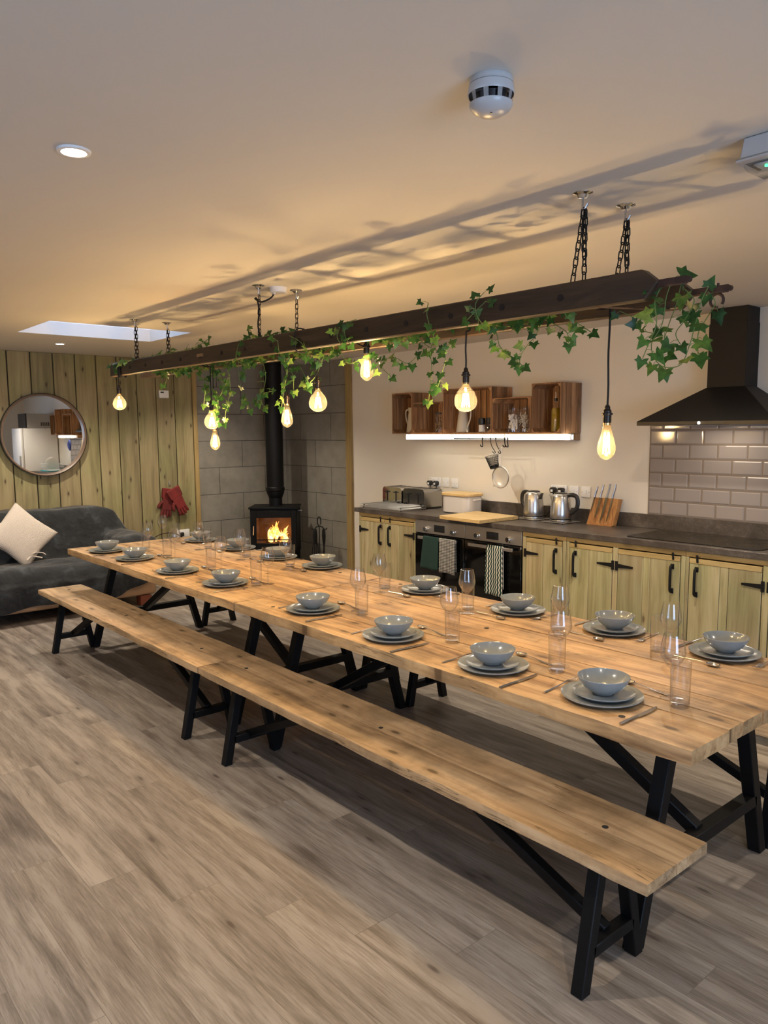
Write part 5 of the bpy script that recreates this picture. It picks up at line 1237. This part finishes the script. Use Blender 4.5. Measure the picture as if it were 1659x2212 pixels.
# bread bin
bb = thing('bread_bin', 'cream enamel bread bin with pale wooden lid beside the toasters', 'bread bin', (-4.775, 4.955, WT + .0005))
def rrect(w, d, r, n=6):
    q = []
    for (cx, cy, a0) in ((w - r, d - r, 0), (-w + r, d - r, PI / 2), (-w + r, -d + r, PI), (w - r, -d + r, 1.5 * PI)):
        for i in range(n + 1): a = a0 + PI / 2 * i / n; q.append((cx + r * math.cos(a), cy + r * math.sin(a)))
    return q
b = nb(); prism(b, rrect(.175, .115, .085), 'z', .004, .150, .004); obj('body', b, M['enamel'], bb)
b = nb(); prism(b, rrect(.172, .112, .083), 'z', 0, .005); obj('foot_ring', b, M['black_plastic'], bb)
b = nb(); prism(b, rrect(.188, .127, .09), 'z', .152, .176, .004); obj('lid', b, M['board_wood'], bb)
for sx in (-1, 1):
    b = nb(); tube(b, smooth_path([(sx * .172, -.045, .120), (sx * .188, -.035, .122), (sx * .190, .035, .122), (sx * .172, .045, .120)], 4), .006, 8, flat=1.3); obj('side_handle', b, M['enamel'], bb)

# chopping board
b = nb(); t = bmesh.new(); prism(b, [(-4.537, 4.437), (-4.072, 4.420), (-4.060, 4.870), (-4.560, 4.925)], 'z', WT + .0008, WT + .030, .003)
tag(obj('chopping_board', b, M['board_wood'], loc=(-4.30, 4.68, WT)), 'large pale wooden chopping board overhanging the worktop edge above the ovens', 'chopping board')

# kettles on wire trivets
def kettle(x, y, rz, label):
    t = thing('kettle', label, 'kettle', (x, y, WT + .0125), rz, 'steel kettles')
    b = nb(); lathe(b, [(0, .022), (.082, .022), (.084, .026), (.083, .060), (.078, .130), (.070, .190), (.064, .205), (.052, .214), (.040, .217), (0, .217)], 48); obj('body', b, M['steel'], t)
    b = nb(); lathe(b, [(0, 0), (.083, 0), (.085, .006), (.083, .013), (0, .013)], 40); obj('power_base', b, M['steel'], t)
    b = nb(); lathe(b, [(0, .013), (.081, .013), (.081, .022), (0, .022)], 40); obj('base_band', b, M['black_plastic'], t)
    b = nb(); lathe(b, [(.050, .213), (.048, .221), (.030, .226), (0, .227)], 32); obj('lid', b, M['black_plastic'], t)
    b = nb(); pts = smooth_path([(.050, 0, .200), (.085, 0, .210), (.125, 0, .200), (.140, 0, .165), (.135, 0, .115), (.105, 0, .080), (.082, 0, .065)], 5); tube(b, pts, .013, 10, flat=1.3); obj('handle', b, M['black_plastic'], t)
    b = nb(); prism(b, [(-.060, .190), (-.098, .212), (-.092, .196), (-.070, .150)], 'y', -.020, .020, .004); obj('spout', b, M['steel'], t)
    b = nb(); lathe(b, [(0, 0), (.0105, 0)], 12, Matrix.Identity(4)); b.free()
    return t
def gauge(t, ang):
    b = nb(); r = .0835
    for k in range(1): pass
    M2 = Matrix.Rotation(ang, 4, 'Z'); box(b, .0765, .0865, -.008, .008, .055, .150, .003, 1, M2 @ Matrix.Rotation(math.radians(-4.2), 4, 'Y') @ Matrix.Translation((.004, 0, 0))); obj('water_gauge', b, M['grey_plastic'], t)
k1 = kettle(-3.985, 4.975, math.radians(172), 'steel kettle on the left with handle turned left'); gauge(k1, math.radians(-172 - 78))
k2 = kettle(-3.695, 4.950, math.radians(12), 'steel kettle on the right with handle turned right'); gauge(k2, math.radians(-12 - 95))
for (x, y, w) in ((-3.985, 4.975, 'left'), (-3.695, 4.950, 'right')):
    t = thing('trivet', 'slatted steel trivet beneath the %s kettle' % w, 'trivet', (x, y, WT + .0005), -.05, 'steel trivets')
    b = nb()
    for k in range(7): yy = -.095 + .19 * k / 6; box(b, -.115, .115, yy - .004, yy + .004, .006, .011, .001)
    box(b, -.09, -.078, -.10, .10, .004, .008); box(b, .078, .09, -.10, .10, .004, .008); obj('slats', b, M['steel'], t)
    b = nb()
    for sx in (-.09, .09):
        for sy in (-.085, .085): cyl(b, (sx, sy, 0), (sx, sy, .005), .007, n=10)
    obj('foot', b, M['black_plastic'], t)

# knife block with knives
kb = thing('knife_block', 'upright acacia wood knife block right of the kettles', 'knife block', (-3.375, 5.03, WT + .0005), -.04)
lean = Matrix.Translation((0, 0, .003)) @ Matrix.Rotation(math.radians(-7), 4, 'X')
b = nb()
for k in range(6):
    xa = -.118 + .236 * k / 6; xb = xa + .236 / 6
    t = bmesh.new(); pts = [(xa, 0), (xb, 0), (xb * .97 + .038, .205), (xa * .97 + .038, .205)]
    A = [t.verts.new((px, -.022, pz)) for px, pz in pts]; B = [t.verts.new((px, .022, pz)) for px, pz in pts]; t.faces.new(A); t.faces.new(B[::-1])
    for i in range(4): j = (i + 1) % 4; t.faces.new((A[i], B[i], B[j], A[j]))
    bmesh.ops.recalc_face_normals(t, faces=t.faces); merge(b, t, lean)
obj('block_body', b, M['block_wood'], kb, smooth=False)
b = nb(); prism(b, [(-.116, -.03), (.116, -.03), (.10, .05), (-.10, .05)], 'z', 0, .008); obj('foot_plate', b, M['block_wood'], kb)
KN = [(-.058, .135, .075, .012, 'small paring knife, leftmost on the block', 0), (-.008, .165, .092, .018, 'steel utility knife, second from left on the block', 0), (.047, .20, .098, .022, 'dark-handled chef knife, third from left on the block', 1), (.098, .195, .098, .014, 'long carving knife, rightmost on the block', 0)]
for (dx, bl, hl, bw, lb, dk) in KN:
    t = thing('kitchen_knife', lb, 'knife', (-3.375 + dx, 5.0265, WT + .21), 0, 'knives held on the knife block')
    mk2 = Matrix.Translation((0, -.004, 0)) @ lean @ Matrix.Rotation(math.radians(10), 4, 'Y')
    def KP(pts, y0, y1):
        bb2 = nb(); prism(bb2, pts, 'y', y0, y1); o2 = nb(); me = bpy.data.meshes.new('t'); bb2.transform(mk2); bb2.to_mesh(me); bb2.free(); o2.from_mesh(me); bpy.data.meshes.remove(me); return o2
    obj('blade', KP([(-bw * .5, .01), (bw * .5, .01), (bw * .5, -bl * .35), (bw * .25, -bl * .75), (-bw * .42, -bl), (-bw * .5, -bl * .9)], -.001, .001), M['cutlery'], t)
    bb2 = nb(); tube(bb2, [mk2 @ Vector(p) for p in smooth_path([(0, 0, .0), (.0, 0, .03), (.003, 0, .065), (0, 0, hl + .01)], 4)], .01, 10, rs=None, flat=.7); obj('handle', bb2, M['grey_plastic'] if dk else M['steel'], t)

# ------------------------------------------------------------------ mirror-side objects: fridge, microwave, more crates, dish rack
fr = thing('fridge_freezer', 'tall white fridge beyond the worktop, reflected in the round mirror', 'fridge', (.775, 4.80, 0))
b = nb(); box(b, -.30, .30, -.33, .31, .02, 1.745, .01, 2); obj('cabinet', b, M['white_plastic'], fr)
b = nb(); box(b, -.30, .30, -.385, -.335, .72, 1.745, .012, 2); o = obj('upper_door', b, M['white_plastic'], fr)
b = nb(); box(b, -.30, .30, -.385, -.335, .04, .71, .012, 2); obj('lower_door', b, M['white_plastic'], fr)
for z in (.45, 1.05):
    b = nb(); box(b, -.27, -.25, -.42, -.385, z - .16, z + .16, .006); obj('handle', b, M['grey_plastic'], fr)
b = nb(); 
for sx in (-.26, .26): cyl(b, (sx, -.28, 0), (sx, -.28, .022), .02, n=12); cyl(b, (sx, .26, 0), (sx, .26, .022), .02, n=12)
obj('foot', b, M['black_plastic'], fr)
M['mw_grey'] = plain('silver_grey_case', (.42, .42, .43), .4, metal=.2)
mw = thing('microwave', 'silver microwave on top of the fridge, reflected in the round mirror', 'microwave', (.775, 4.80, 1.7455))
b = nb(); box(b, -.25, .25, -.24, .28, .012, .29, .008); obj('body', b, M['mw_grey'], mw)
b = nb(); box(b, -.25, .25, -.265, -.241, .012, .29, .004); obj('door', b, M['black_plastic'], mw)
b = nb()
for k in range(6): box(b, -.2515, -.249, .02 + .035 * k, .04 + .035 * k, .05, .12)
obj('vents', b, M['dark_gap'], mw)
b = nb()
for sx in (-.22, .22):
    for sy in (-.2, .24): cyl(b, (sx, sy, 0), (sx, sy, .013), .015, n=10)
obj('foot', b, M['black_plastic'], mw)
crate(-.20, .10, 2.0, 'upright wooden crate nearest the fridge, reflected in the mirror')
crate(-.62, -.21, 2.10, 'tall wooden crate right of the hood, reflected in the mirror')
crate(-1.10, -.63, 2.0, 'wooden crate second from the hood, reflected in the mirror')
for k, (a, c) in enumerate(((-1.05, -.60), (-.59, -.15))):
    t = thing('strip_light', ['strip light under the crates near the hood, reflected in the mirror', 'strip light under the crates near the fridge, reflected in the mirror'][k], 'strip light', ((a + c) / 2, 4.95, 1.58), 0, 'strip lights under the crates')
    b = nb(); box(b, a, c, 4.932, 4.968, 1.558, 1.602, .006, 2); obj('diffuser', b, M['led'], t, world=True)
    b = nb(); box(b, a, a + .006, 4.930, 4.970, 1.556, 1.606, .002); obj('end_cap', b, M['white_plastic'], t, world=True)
b = nb(); box(b, -1.11, .11, 4.972, 5.132, 1.554, 1.610, .002); tag(obj('shelf_batten', b, M['crate_wood'], loc=(-.5, 5.05, 1.554)), 'dark batten under the mirrored crates by the fridge', 'shelf')
dk = thing('dish_rack', 'wire dish rack with teal base on the worktop by the fridge', 'dish rack', (.05, 4.85, WT + .0005))
b = nb()
for k in range(13): x = -.22 + .44 * k / 12; tube(b, [(x, -.15, .15), (x, -.14, .02), (x, .14, .02), (x, .15, .15)], .002, 5)
for z, s in ((.15, 0), (.09, .004)): tube(b, [(-.225, -.15 + s, z), (.225, -.15 + s, z), (.225, .15 - s, z), (-.225, .15 - s, z)], .003, 6, closed=True)
obj('wire_frame', b, M['white_plastic'], dk)
b = nb(); box(b, -.23, .23, -.16, .16, 0, .018, .004); obj('drip_tray', b, M['teal'], dk)
b = nb(); lathe(b, [(0, 0), (.10, 0), (.125, .012), (.122, .016), (.098, .006), (0, .005)], 32, Matrix.Translation((.02, 0, .145)) @ Matrix.Rotation(PI / 2 - .1, 4, 'Y')); p_ = obj('dinner_plate', b, M['white_plastic']); p_.location = (.05, 4.85, WT + .008); tag(p_, 'white plate standing in the dish rack, reflected in the mirror', 'plate')
b = nb(); t = bmesh.new(); bmesh.ops.create_icosphere(t, subdivisions=3, radius=.075)
for v in t.verts: v.co = Vector((v.co.x, v.co.y * .35, v.co.z * 1.3)) * (1 + .15 * math.sin(v.co.x * 60) * math.cos(v.co.z * 50))
merge(b, t); o = obj('dish_cloth', b, M['blue_cloth']); o.location = (-.75, 4.93, 1.42); tag(o, 'blue cloth hanging below a strip light, reflected in the mirror', 'cloth')
b = nb(); tube(b, [(-.75, 4.93, 1.50), (-.75, 4.95, 1.56)], .003, 6); tag(obj('cloth_hook', b, M['black_metal'], loc=(-.75, 4.93, 1.5)), 'small black hook holding the blue cloth', 'hook')

# ------------------------------------------------------------------ wood-burning stove in the corner
SA = math.radians(-40); stv = thing('wood_burning_stove', 'black wood-burning stove with a lit fire and tall flue in the tiled corner', 'stove', (-7.335, 4.615, 0), SA + PI / 2)
# local frame: -Y is the front
w, dp = .255, .19
b = nb()
box(b, -w, -w + .02, -dp, dp, .30, .80); box(b, w - .02, w, -dp, dp, .30, .80); box(b, -w, w, dp - .02, dp, .30, .80); box(b, -w, w, -dp, dp, .30, .36); box(b, -w, w, -dp, dp, .745, .80)
obj('firebox', b, M['black_metal'], stv)
b = nb(); box(b, -w - .012, w + .012, -dp - .03, dp + .01, .801, .82, .003); obj('top_plate', b, M['black_metal'], stv)
b = nb(); box(b, -w + .01, w - .01, -dp + .01, dp, .012, .30); box(b, -w - .005, w + .005, -dp - .02, dp, 0, .014); obj('log_store', b, M['black_metal'], stv)
b = nb()
gx0, gx1, gz0, gz1 = -.185, .195, .425, .705
box(b, -w + .004, gx0, -dp - .024, -dp - .001, .345, .785, .004); box(b, gx1, w - .004, -dp - .024, -dp - .001, .345, .785, .004)
box(b, gx0, gx1, -dp - .024, -dp - .001, .345, gz0, .004); box(b, gx0, gx1, -dp - .024, -dp - .001, gz1, .785, .004)
dr = obj('door', b, M['black_metal'], stv)
b = nb(); box(b, gx0, gx1, -dp - .012, -dp - .008, gz0, gz1); obj('glass', b, M['stove_glass'], dr)
b = nb(); tube(b, [(gx0 - .035, -dp - .05, .52), (gx0 - .028, -dp - .052, .62)], .006, 8); tube(b, [(gx0 - .034, -dp - .05, .535), (gx0 - .034, -dp - .02, .535)], .005, 6); obj('handle', b, M['steel'], dr)
b = nb(); box(b, -w + .022, w - .022, dp - .045, dp - .022, .362, .742); box(b, -w + .022, -w + .04, -dp + .01, dp - .03, .362, .742); box(b, w - .04, w - .022, -dp + .01, dp - .03, .362, .742); obj('fire_bricks', b, M['firebrick'], stv)
b = nb(); tube(b, [(gx0 - .01, -dp + .03, .455), (gx1 + .01, -dp + .03, .455)], .006, 8); obj('log_bar', b, M['black_metal'], stv)
b = nb(); box(b, w, w + .045, -.06, -.05, .765, .775, .002); obj('air_control', b, M['steel'], stv)
b = nb(); cyl(b, (0, .03, .82), (0, .03, .925), .073, n=32); fl = obj('flue_collar', b, M['black_metal'], stv)
b = nb(); lathe(b, [(.073, .905), (.098, .965), (.098, .985), (.104, .99), (.104, 1.02), (.096, 1.03), (.096, CEIL - .002)], 40, Matrix.Translation((0, .03, 0))); obj('flue_pipe', b, M['black_metal'], stv)
b = nb(); cyl(b, (0, .03, CEIL - .02), (0, .03, CEIL - .002), .15, n=36); obj('ceiling_plate', b, M['black_metal'], stv)
def firelogs():
    Ms = MW[stv.name]
    for k, (p, q, r, lb) in enumerate((((-.11, .02, .39), (.09, -.05, .40), .030, 'charred log lying across the stove bed, at the back'), ((-.08, -.06, .385), (.12, .03, .40), .026, 'charred log lying across the stove bed, at the front'), ((-.05, .02, .43), (.05, -.07, .46), .022, 'split log leaning on top of the fire'))):
        b = nb(); cyl(b, Ms @ Vector(p), Ms @ Vector(q), r, n=12); tag(obj('firewood_log', b, M['log'], loc=Ms @ Vector(p)), lb, 'log', 'logs burning in the stove')
firelogs()
rf = random.Random(4)
fb = nb()
for k in range(20):
    x = rf.uniform(-.085, .115); y = rf.uniform(-.08, .03); z0 = .41 + rf.uniform(0, .03); h = rf.uniform(.10, .235) * (1 - abs(x) * 2.5); r = rf.uniform(.014, .026); ph = rf.uniform(0, 6)
    pts = []; rs = []
    for i in range(10):
        f = i / 9; pts.append((x + .022 * math.sin(ph + f * 4.5) * f + .02 * f * (1 if x < 0 else 1.6), y + .012 * math.cos(ph + f * 4), z0 + h * f)); rs.append(max(.001, r * (math.sin(PI * min(1, (f * .85 + .15)) ** .8))))
    tube(fb, pts, r, 10, rs=rs)
fo = obj('flames', fb, M['flame']); fo.location = (-7.335, 4.615, 0); fo.rotation_euler = (0, 0, SA + PI / 2); tag(fo, 'orange flames rising from the logs behind the stove glass', 'fire')
fb = nb()
for k in range(22):
    t = bmesh.new(); bmesh.ops.create_icosphere(t, subdivisions=1, radius=rf.uniform(.008, .016)); merge(fb, t, Matrix.Translation((rf.uniform(-.12, .13), rf.uniform(-.08, .06), .375)))
fo = obj('embers', fb, M['ember']); fo.location = (-7.335, 4.615, 0); fo.rotation_euler = (0, 0, SA + PI / 2); tag(fo, 'glowing embers on the stove bed', 'embers', kind='stuff')
p = MW[stv.name] @ Vector((0, -.06, .50)); lamp('fire_light', 'POINT', p, 2.2, (1, .42, .12), shadow_soft_size=.05)
# fire irons
ft = thing('fire_tool_set', 'black iron companion set of fire tools beside the stove', 'fire tools', (-6.86, 4.87, 0), SA + PI / 2)
b = nb(); lathe(b, [(0, .012), (.08, .010), (.085, 0), (0, 0)], 24); obj('base', b, M['black_iron'], ft)
b = nb(); cyl(b, (0, 0, .01), (0, 0, .60), .005, n=10); obj('pole', b, M['black_iron'], ft)
b = nb(); tube(b, smooth_path([(0, 0, .60), (-.018, 0, .64), (-.016, 0, .69), (0, 0, .71), (.016, 0, .69), (.018, 0, .64)], 4), .006, 8, closed=True); obj('loop_handle', b, M['black_iron'], ft)
b = nb(); tube(b, smooth_path([(-.085, 0, .585), (-.06, 0, .57), (-.03, 0, .60), (0, 0, .605), (.03, 0, .60), (.06, 0, .57), (.085, 0, .585)], 4), .006, 8); obj('hanger_arms', b, M['black_iron'], ft)
for i, (sx, sy, nm) in enumerate(((-.055, -.01, 'shovel'), (.055, -.01, 'brush'), (.04, .03, 'poker'), (-.04, .03, 'tongs'))):
    b = nb(); tube(b, [(sx, sy, .575), (sx, sy, .555), (sx, sy, .50), (sx, sy, .44), (sx, sy, .40), (sx, sy, .16)], .006, 8, rs=[.005, .012, .015, .011, .005, .0045])
    if nm == 'shovel': prism(b, [(sx - .035, .05), (sx + .035, .05), (sx + .03, .15), (sx + .01, .17), (sx - .01, .17), (sx - .03, .15)], 'y', sy - .004, sy + .004)
    if nm == 'brush': lathe(b, [(0, .05), (.035, .05), (.022, .15), (.006, .17)], 16, Matrix.Translation((sx, sy, 0)))
    if nm == 'tongs': tube(b, smooth_path([(sx - .03, sy, .10), (sx - .045, sy, .30), (sx - .03, sy, .40), (sx, sy, .41), (sx + .02, sy, .38), (sx + .025, sy, .10)], 4), .005, 6)
    obj(nm, b, M['black_iron'], ft)

# ------------------------------------------------------------------ left wall things
mr = thing('round_mirror', 'round mirror with deep bronze frame on the board wall above the sofa', 'mirror', (WALLX + .001, 2.355, 1.625))
rx = Matrix.Rotation(PI / 2, 4, 'Y')
b = nb(); lathe(b, [(.393, 0), (.398, .002), (.398, .060), (.390, .061), (.386, .020), (.386, .006)], 96, rx); obj('frame', b, M['bronze'], mr)
b = nb(); lathe(b, [(.3855, .012), (.3895, .0598), (.3765, .0505), (.3765, .014)], 96, rx); obj('inner_rim', b, plain('walnut_inner_rim', (.16, .10, .065), .4, noise=.1), mr)
b = nb(); lathe(b, [(0, .016), (.3765, .016)], 64, rx); obj('mirror_glass', b, M['mirror'], mr, smooth=False)
th = thing('thermostat', 'small white thermostat box on the board wall left of the tiles', 'thermostat', (WALLX + .001, 3.595, 2.045))
b = nb(); box(b, 0, .028, -.055, .055, -.042, .042, .010, 3); obj('case', b, M['white_plastic'], th)
b = nb(); box(b, .0275, .0292, -.042, -.004, .010, .026); obj('screen', b, M['black_plastic'], th)
b = nb(); box(b, .0275, .0292, .012, .038, -.012, .014, .002); obj('button', b, M['white_plastic'], th)
# gloves on a hook
hk = thing('wall_hook', 'small steel hook on the board wall holding the red gloves', 'hook', (WALLX + .001, 3.62, 1.075))
b = nb(); box(b, 0, .003, -.008, .008, -.005, .04); obj('back_plate', b, M['steel'], hk)
b = nb(); tube(b, smooth_path([(.003, 0, .01), (.012, 0, -.01), (.022, 0, -.012), (.028, 0, .004)], 4), .0025, 6); obj('hook', b, M['steel'], hk)
def glove(label, mat, rot, off, cuffmat, seed):
    t = thing('stove_glove', label, 'glove', (WALLX + .03 + off, 3.62, 1.055), 0, 'red stove gloves on the wall hook')
    RM = Matrix.Rotation(rot, 4, 'X')
    def slab(outline, th, x0):
        b = nb(); prism(b, outline, 'x', x0 - th, x0 + th, th * .55); return b
    # cuff hangs from its corner
    b = slab([(-.075, -.115), (.075, -.115), (.083, .0), (-.083, 0)], .014, 0); b.transform(RM @ Matrix.Translation((0, 0, -.02))); obj('cuff', b, cuffmat, t)
    b = slab([(-.062, -.11), (.062, -.11), (.056, -.20), (.058, -.24), (-.056, -.24), (-.058, -.2)], .015, 0); b.transform(RM @ Matrix.Translation((0, 0, -.02))); obj('palm', b, mat, t)
    b = nb()
    for k, (yy, L) in enumerate(((-.043, .062), (-.015, .075), (.014, .072), (.042, .055))):
        pts = [RM @ Vector((0, yy, -.245)), RM @ Vector((.004, yy * 1.12, -.262 - L * .5)), RM @ Vector((-.002, yy * 1.2, -.262 - L))]; tube(b, smooth_path(pts, 3), .0145, 10, rs=[.0145] * 6 + [.010])
    pts = [RM @ Vector((0, -.052, -.17)), RM @ Vector((.006, -.085, -.20)), RM @ Vector((.004, -.098, -.245))]; tube(b, smooth_path(pts, 3), .015, 10, rs=[.017] * 6 + [.011])
    obj('fingers', b, mat, t)
glove('red suede stove glove in front, fingers pointing right', M['red_leather'], .46, .022, M['red_leather'], 1)
glove('red stove glove behind, hanging down to the left', M['dark_red'], -.20, -.012, M['red_leather'], 2)
b = nb(); tube(b, [(WALLX + .02, 3.62, 1.055), (WALLX + .03, 3.622, 1.075), (WALLX + .03, 3.618, 1.06)], .003, 6); tag(obj('hanging_loop', b, M['red_leather'], loc=(WALLX + .02, 3.62, 1.055)), 'red leather loop of the gloves over the hook', 'loop')
sk = thing('wall_socket', 'white low wall socket by the stone tiles near the sofa arm', 'socket', (WALLX + .001, 3.760, .535), 0)
b = nb(); box(b, 0, .012, -.073, .073, -.043, .043, .004, 2); obj('face_plate', b, M['white_plastic'], sk)
b = nb(); box(b, .012, .045, -.045, -.005, -.03, .015, .006); obj('plug', b, M['black_plastic'], sk)
b = nb(); tube(b, smooth_path([(WALLX + .05, 3.72, .50), (WALLX + .10, 3.60, .56), (WALLX + .18, 3.42, .57), (WALLX + .22, 3.28, .50), (WALLX + .2, 3.2, .3), (WALLX + .12, 3.22, .012), (WALLX + .10, 3.05, .006)], 5), .005, 6); tag(obj('lead', b, M['dark_leather'], loc=(WALLX + .05, 3.72, .5)), 'dark red-brown cable arching from the low socket behind the sofa arm', 'cable')

# sofa: tan body with feet, charcoal throw over it
SY_0, SY_1 = .75, 3.06
sf = thing('sofa', 'tan leather sofa against the board wall, mostly under a grey throw', 'sofa', (-7.38, 1.9, 0))
b = nb()
box(b, -7.80, -6.99, SY_0 + .02, SY_1 - .02, .10, .34, .03, 3); box(b, -7.82, -7.66, SY_0 + .30, SY_1 - .34, .3, .80, .05, 3); box(b, -7.78, -7.02, SY_1 - .27, SY_1 - .02, .3, .58, .06, 3); box(b, -7.78, -7.02, SY_0 + .02, SY_0 + .27, .3, .58, .06, 3)
obj('frame', b, M['tan_leather'], sf, world=True)
for (x, y) in ((-7.035, SY_1 - .13), (-7.035, SY_0 + .13), (-7.75, SY_1 - .13), (-7.75, SY_0 + .13)):
    b = nb(); prism(b, [(-.045, 0), (.045, 0), (.055, .1), (-.055, .1)], 'y', -.055, .055, .004); b.transform(Matrix.Translation((x, y, 0))); obj('foot', b, M['mahogany'], sf, world=True)
def throw():
    from mathutils import noise
    t = bmesh.new()
    def H(x, y):
        """cloth height over the sofa at plan position"""
        def sm(v, a, c): 
            q = min(1, max(0, (v - a) / (c - a))); return q * q * (3 - 2 * q)
        back = (.915 - .035 * sm(y, 1.7, 1.0)) - .42 * sm(x, -7.62, -7.50) - 0 * y
        back = back - .06 * sm(y, 2.72, 2.98)
        if y > 2.90: back -= 1.5 * (y - 2.90)
        seat = .455 + .028 * math.sin(PI * min(1, max(0, (x + 7.5) / .5)))
        armR = .645 * sm(y, 2.66, 2.76) + .03 * math.sin(PI * min(1, max(0, (y - 2.74) / .32)))
        armL = .645 * sm(y, SY_0 + .36, SY_0 + .26)
        return max(back if x < -7.50 else .3, seat, armR, armL)
    xs = [-7.835, -7.80, -7.76, -7.70, -7.65, -7.62, -7.60, -7.58, -7.56, -7.54, -7.52, -7.50, -7.45] + [-7.40 + .04 * i for i in range(10)] + [-7.015, -6.995, -6.975]
    ys = [SY_0 - .01 + (SY_1 + .02 - SY_0) * j / 110 for j in range(111)]
    G = []
    for y in ys:
        row = []
        for x in xs:
            z = H(x, y)
            if x > -7.05: z -= (.0, .02, .055, .0)[0] + .9 * (x + 7.05) ** 2 * 20
            n1 = noise.noise(Vector((x * 5, y * 3.2, 0))) * .018 + noise.noise(Vector((x * 13, y * 11, 4))) * .009
            row.append(t.verts.new((x, y, z + n1)))
        # front drop with vertical folds
        zt = row[-1].co.z; hem = .135 + .02 * math.sin(y * 7) + (.11 * max(0, (y - 2.62) / .45) if y > 2.62 else 0)
        for k in range(1, 15):
            f = k / 14; z = zt + (hem - zt) * f
            fold = (.020 * math.sin(y * 26 + 2 * math.sin(y * 5)) + .022 * noise.noise(Vector((y * 6, 3, z * 2)))) * (.25 + f)
            row.append(t.verts.new((-6.962 + .012 * math.sin(f * 2.2) + fold, y, z)))
        G.append(row)
    for A, B in zip(G, G[1:]):
        for i in range(len(A) - 1): t.faces.new((A[i], A[i + 1], B[i + 1], B[i]))
    # side drop at the right-hand arm
    R = G[-1]; prev = R
    for k in range(1, 9):
        f = k / 8; row = []
        for i, v in enumerate(R):
            x0_, z0_ = v.co.x, v.co.z; hem = .30 - .12 * (i / len(R)); tz = min(z0_, z0_ + (hem - z0_) * f)
            row.append(t.verts.new((x0_, SY_1 + .012 + .016 * math.sin(x0_ * 30 + f * 3) * f + .02 * f, tz)))
        for i in range(len(R) - 1): t.faces.new((prev[i], prev[i + 1], row[i + 1], row[i]))
        prev = row
    bmesh.ops.recalc_face_normals(t, faces=t.faces)
    for f in t.faces: f.smooth = True
    return t
tb = throw(); me = bpy.data.meshes.new('sofa_throw'); tb.to_mesh(me); tb.free(); me.materials.append(M['velvet'])
to = bpy.data.objects.new('sofa_throw', me); COL.objects.link(to); me.transform(Matrix.Translation((7.4, -1.9, -.45))); to.location = (-7.4, 1.9, .45)
md = to.modifiers.new('thickness', 'SOLIDIFY'); md.thickness = .006; md.offset = 1
md = to.modifiers.new('sub', 'SUBSURF'); md.levels = 1; md.render_levels = 1
tag(to, 'large charcoal velvet throw draped over the whole sofa', 'throw')
# cushion: square standing on its corner
cs = thing('cushion', 'cream waffle cushion standing on its corner on the grey sofa', 'cushion', (-7.385, 1.965, .725))
t = bmesh.new(); n = 26; G = {}; a_ = .225
for sg in (1, -1):
    for i in range(n + 1):
        for j in range(n + 1):
            u, v = -1 + 2 * i / n, -1 + 2 * j / n
            if sg == -1 and (i in (0, n) or j in (0, n)): G[(sg, i, j)] = G[(1, i, j)]; continue
            pin = 1 - .10 * (1 - abs(u)) * (abs(v) ** 4) - .10 * (1 - abs(v)) * (abs(u) ** 4)
            z = .075 * ((1 - u * u) * (1 - v * v)) ** .42
            G[(sg, i, j)] = t.verts.new((u * a_ * pin, v * a_ * pin, sg * z))
for sg in (1, -1):
    for i in range(n):
        for j in range(n):
            q = (G[(sg, i, j)], G[(sg, i + 1, j)], G[(sg, i + 1, j + 1)], G[(sg, i, j + 1)])
            f = t.faces.new(q if sg > 0 else q[::-1]); f.smooth = True
me = bpy.data.meshes.new('cover'); t.to_mesh(me); t.free(); me.materials.append(M['waffle'])
cv = bpy.data.objects.new('cover', me); COL.objects.link(cv); cv.parent = cs
cv.matrix_local = Matrix.Rotation(math.radians(68), 4, 'Y') @ Matrix.Rotation(math.radians(45), 4, 'Z')
b = nb()
tube(b, smooth_path([(.10, .045, -.175), (.115, .075, -.150), (.12, .13, -.155), (.12, .16, -.175)], 4), .012, 8, flat=.5); tube(b, smooth_path([(.10, .045, -.178), (.12, .08, -.185), (.125, .13, -.20)], 4), .012, 8, flat=.5)
tube(b, smooth_path([(.10, .045, -.175), (.12, .02, -.19), (.125, .0, -.21)], 4), .012, 8, flat=.5)
obj('bow_tie', b, M['waffle'], cs)
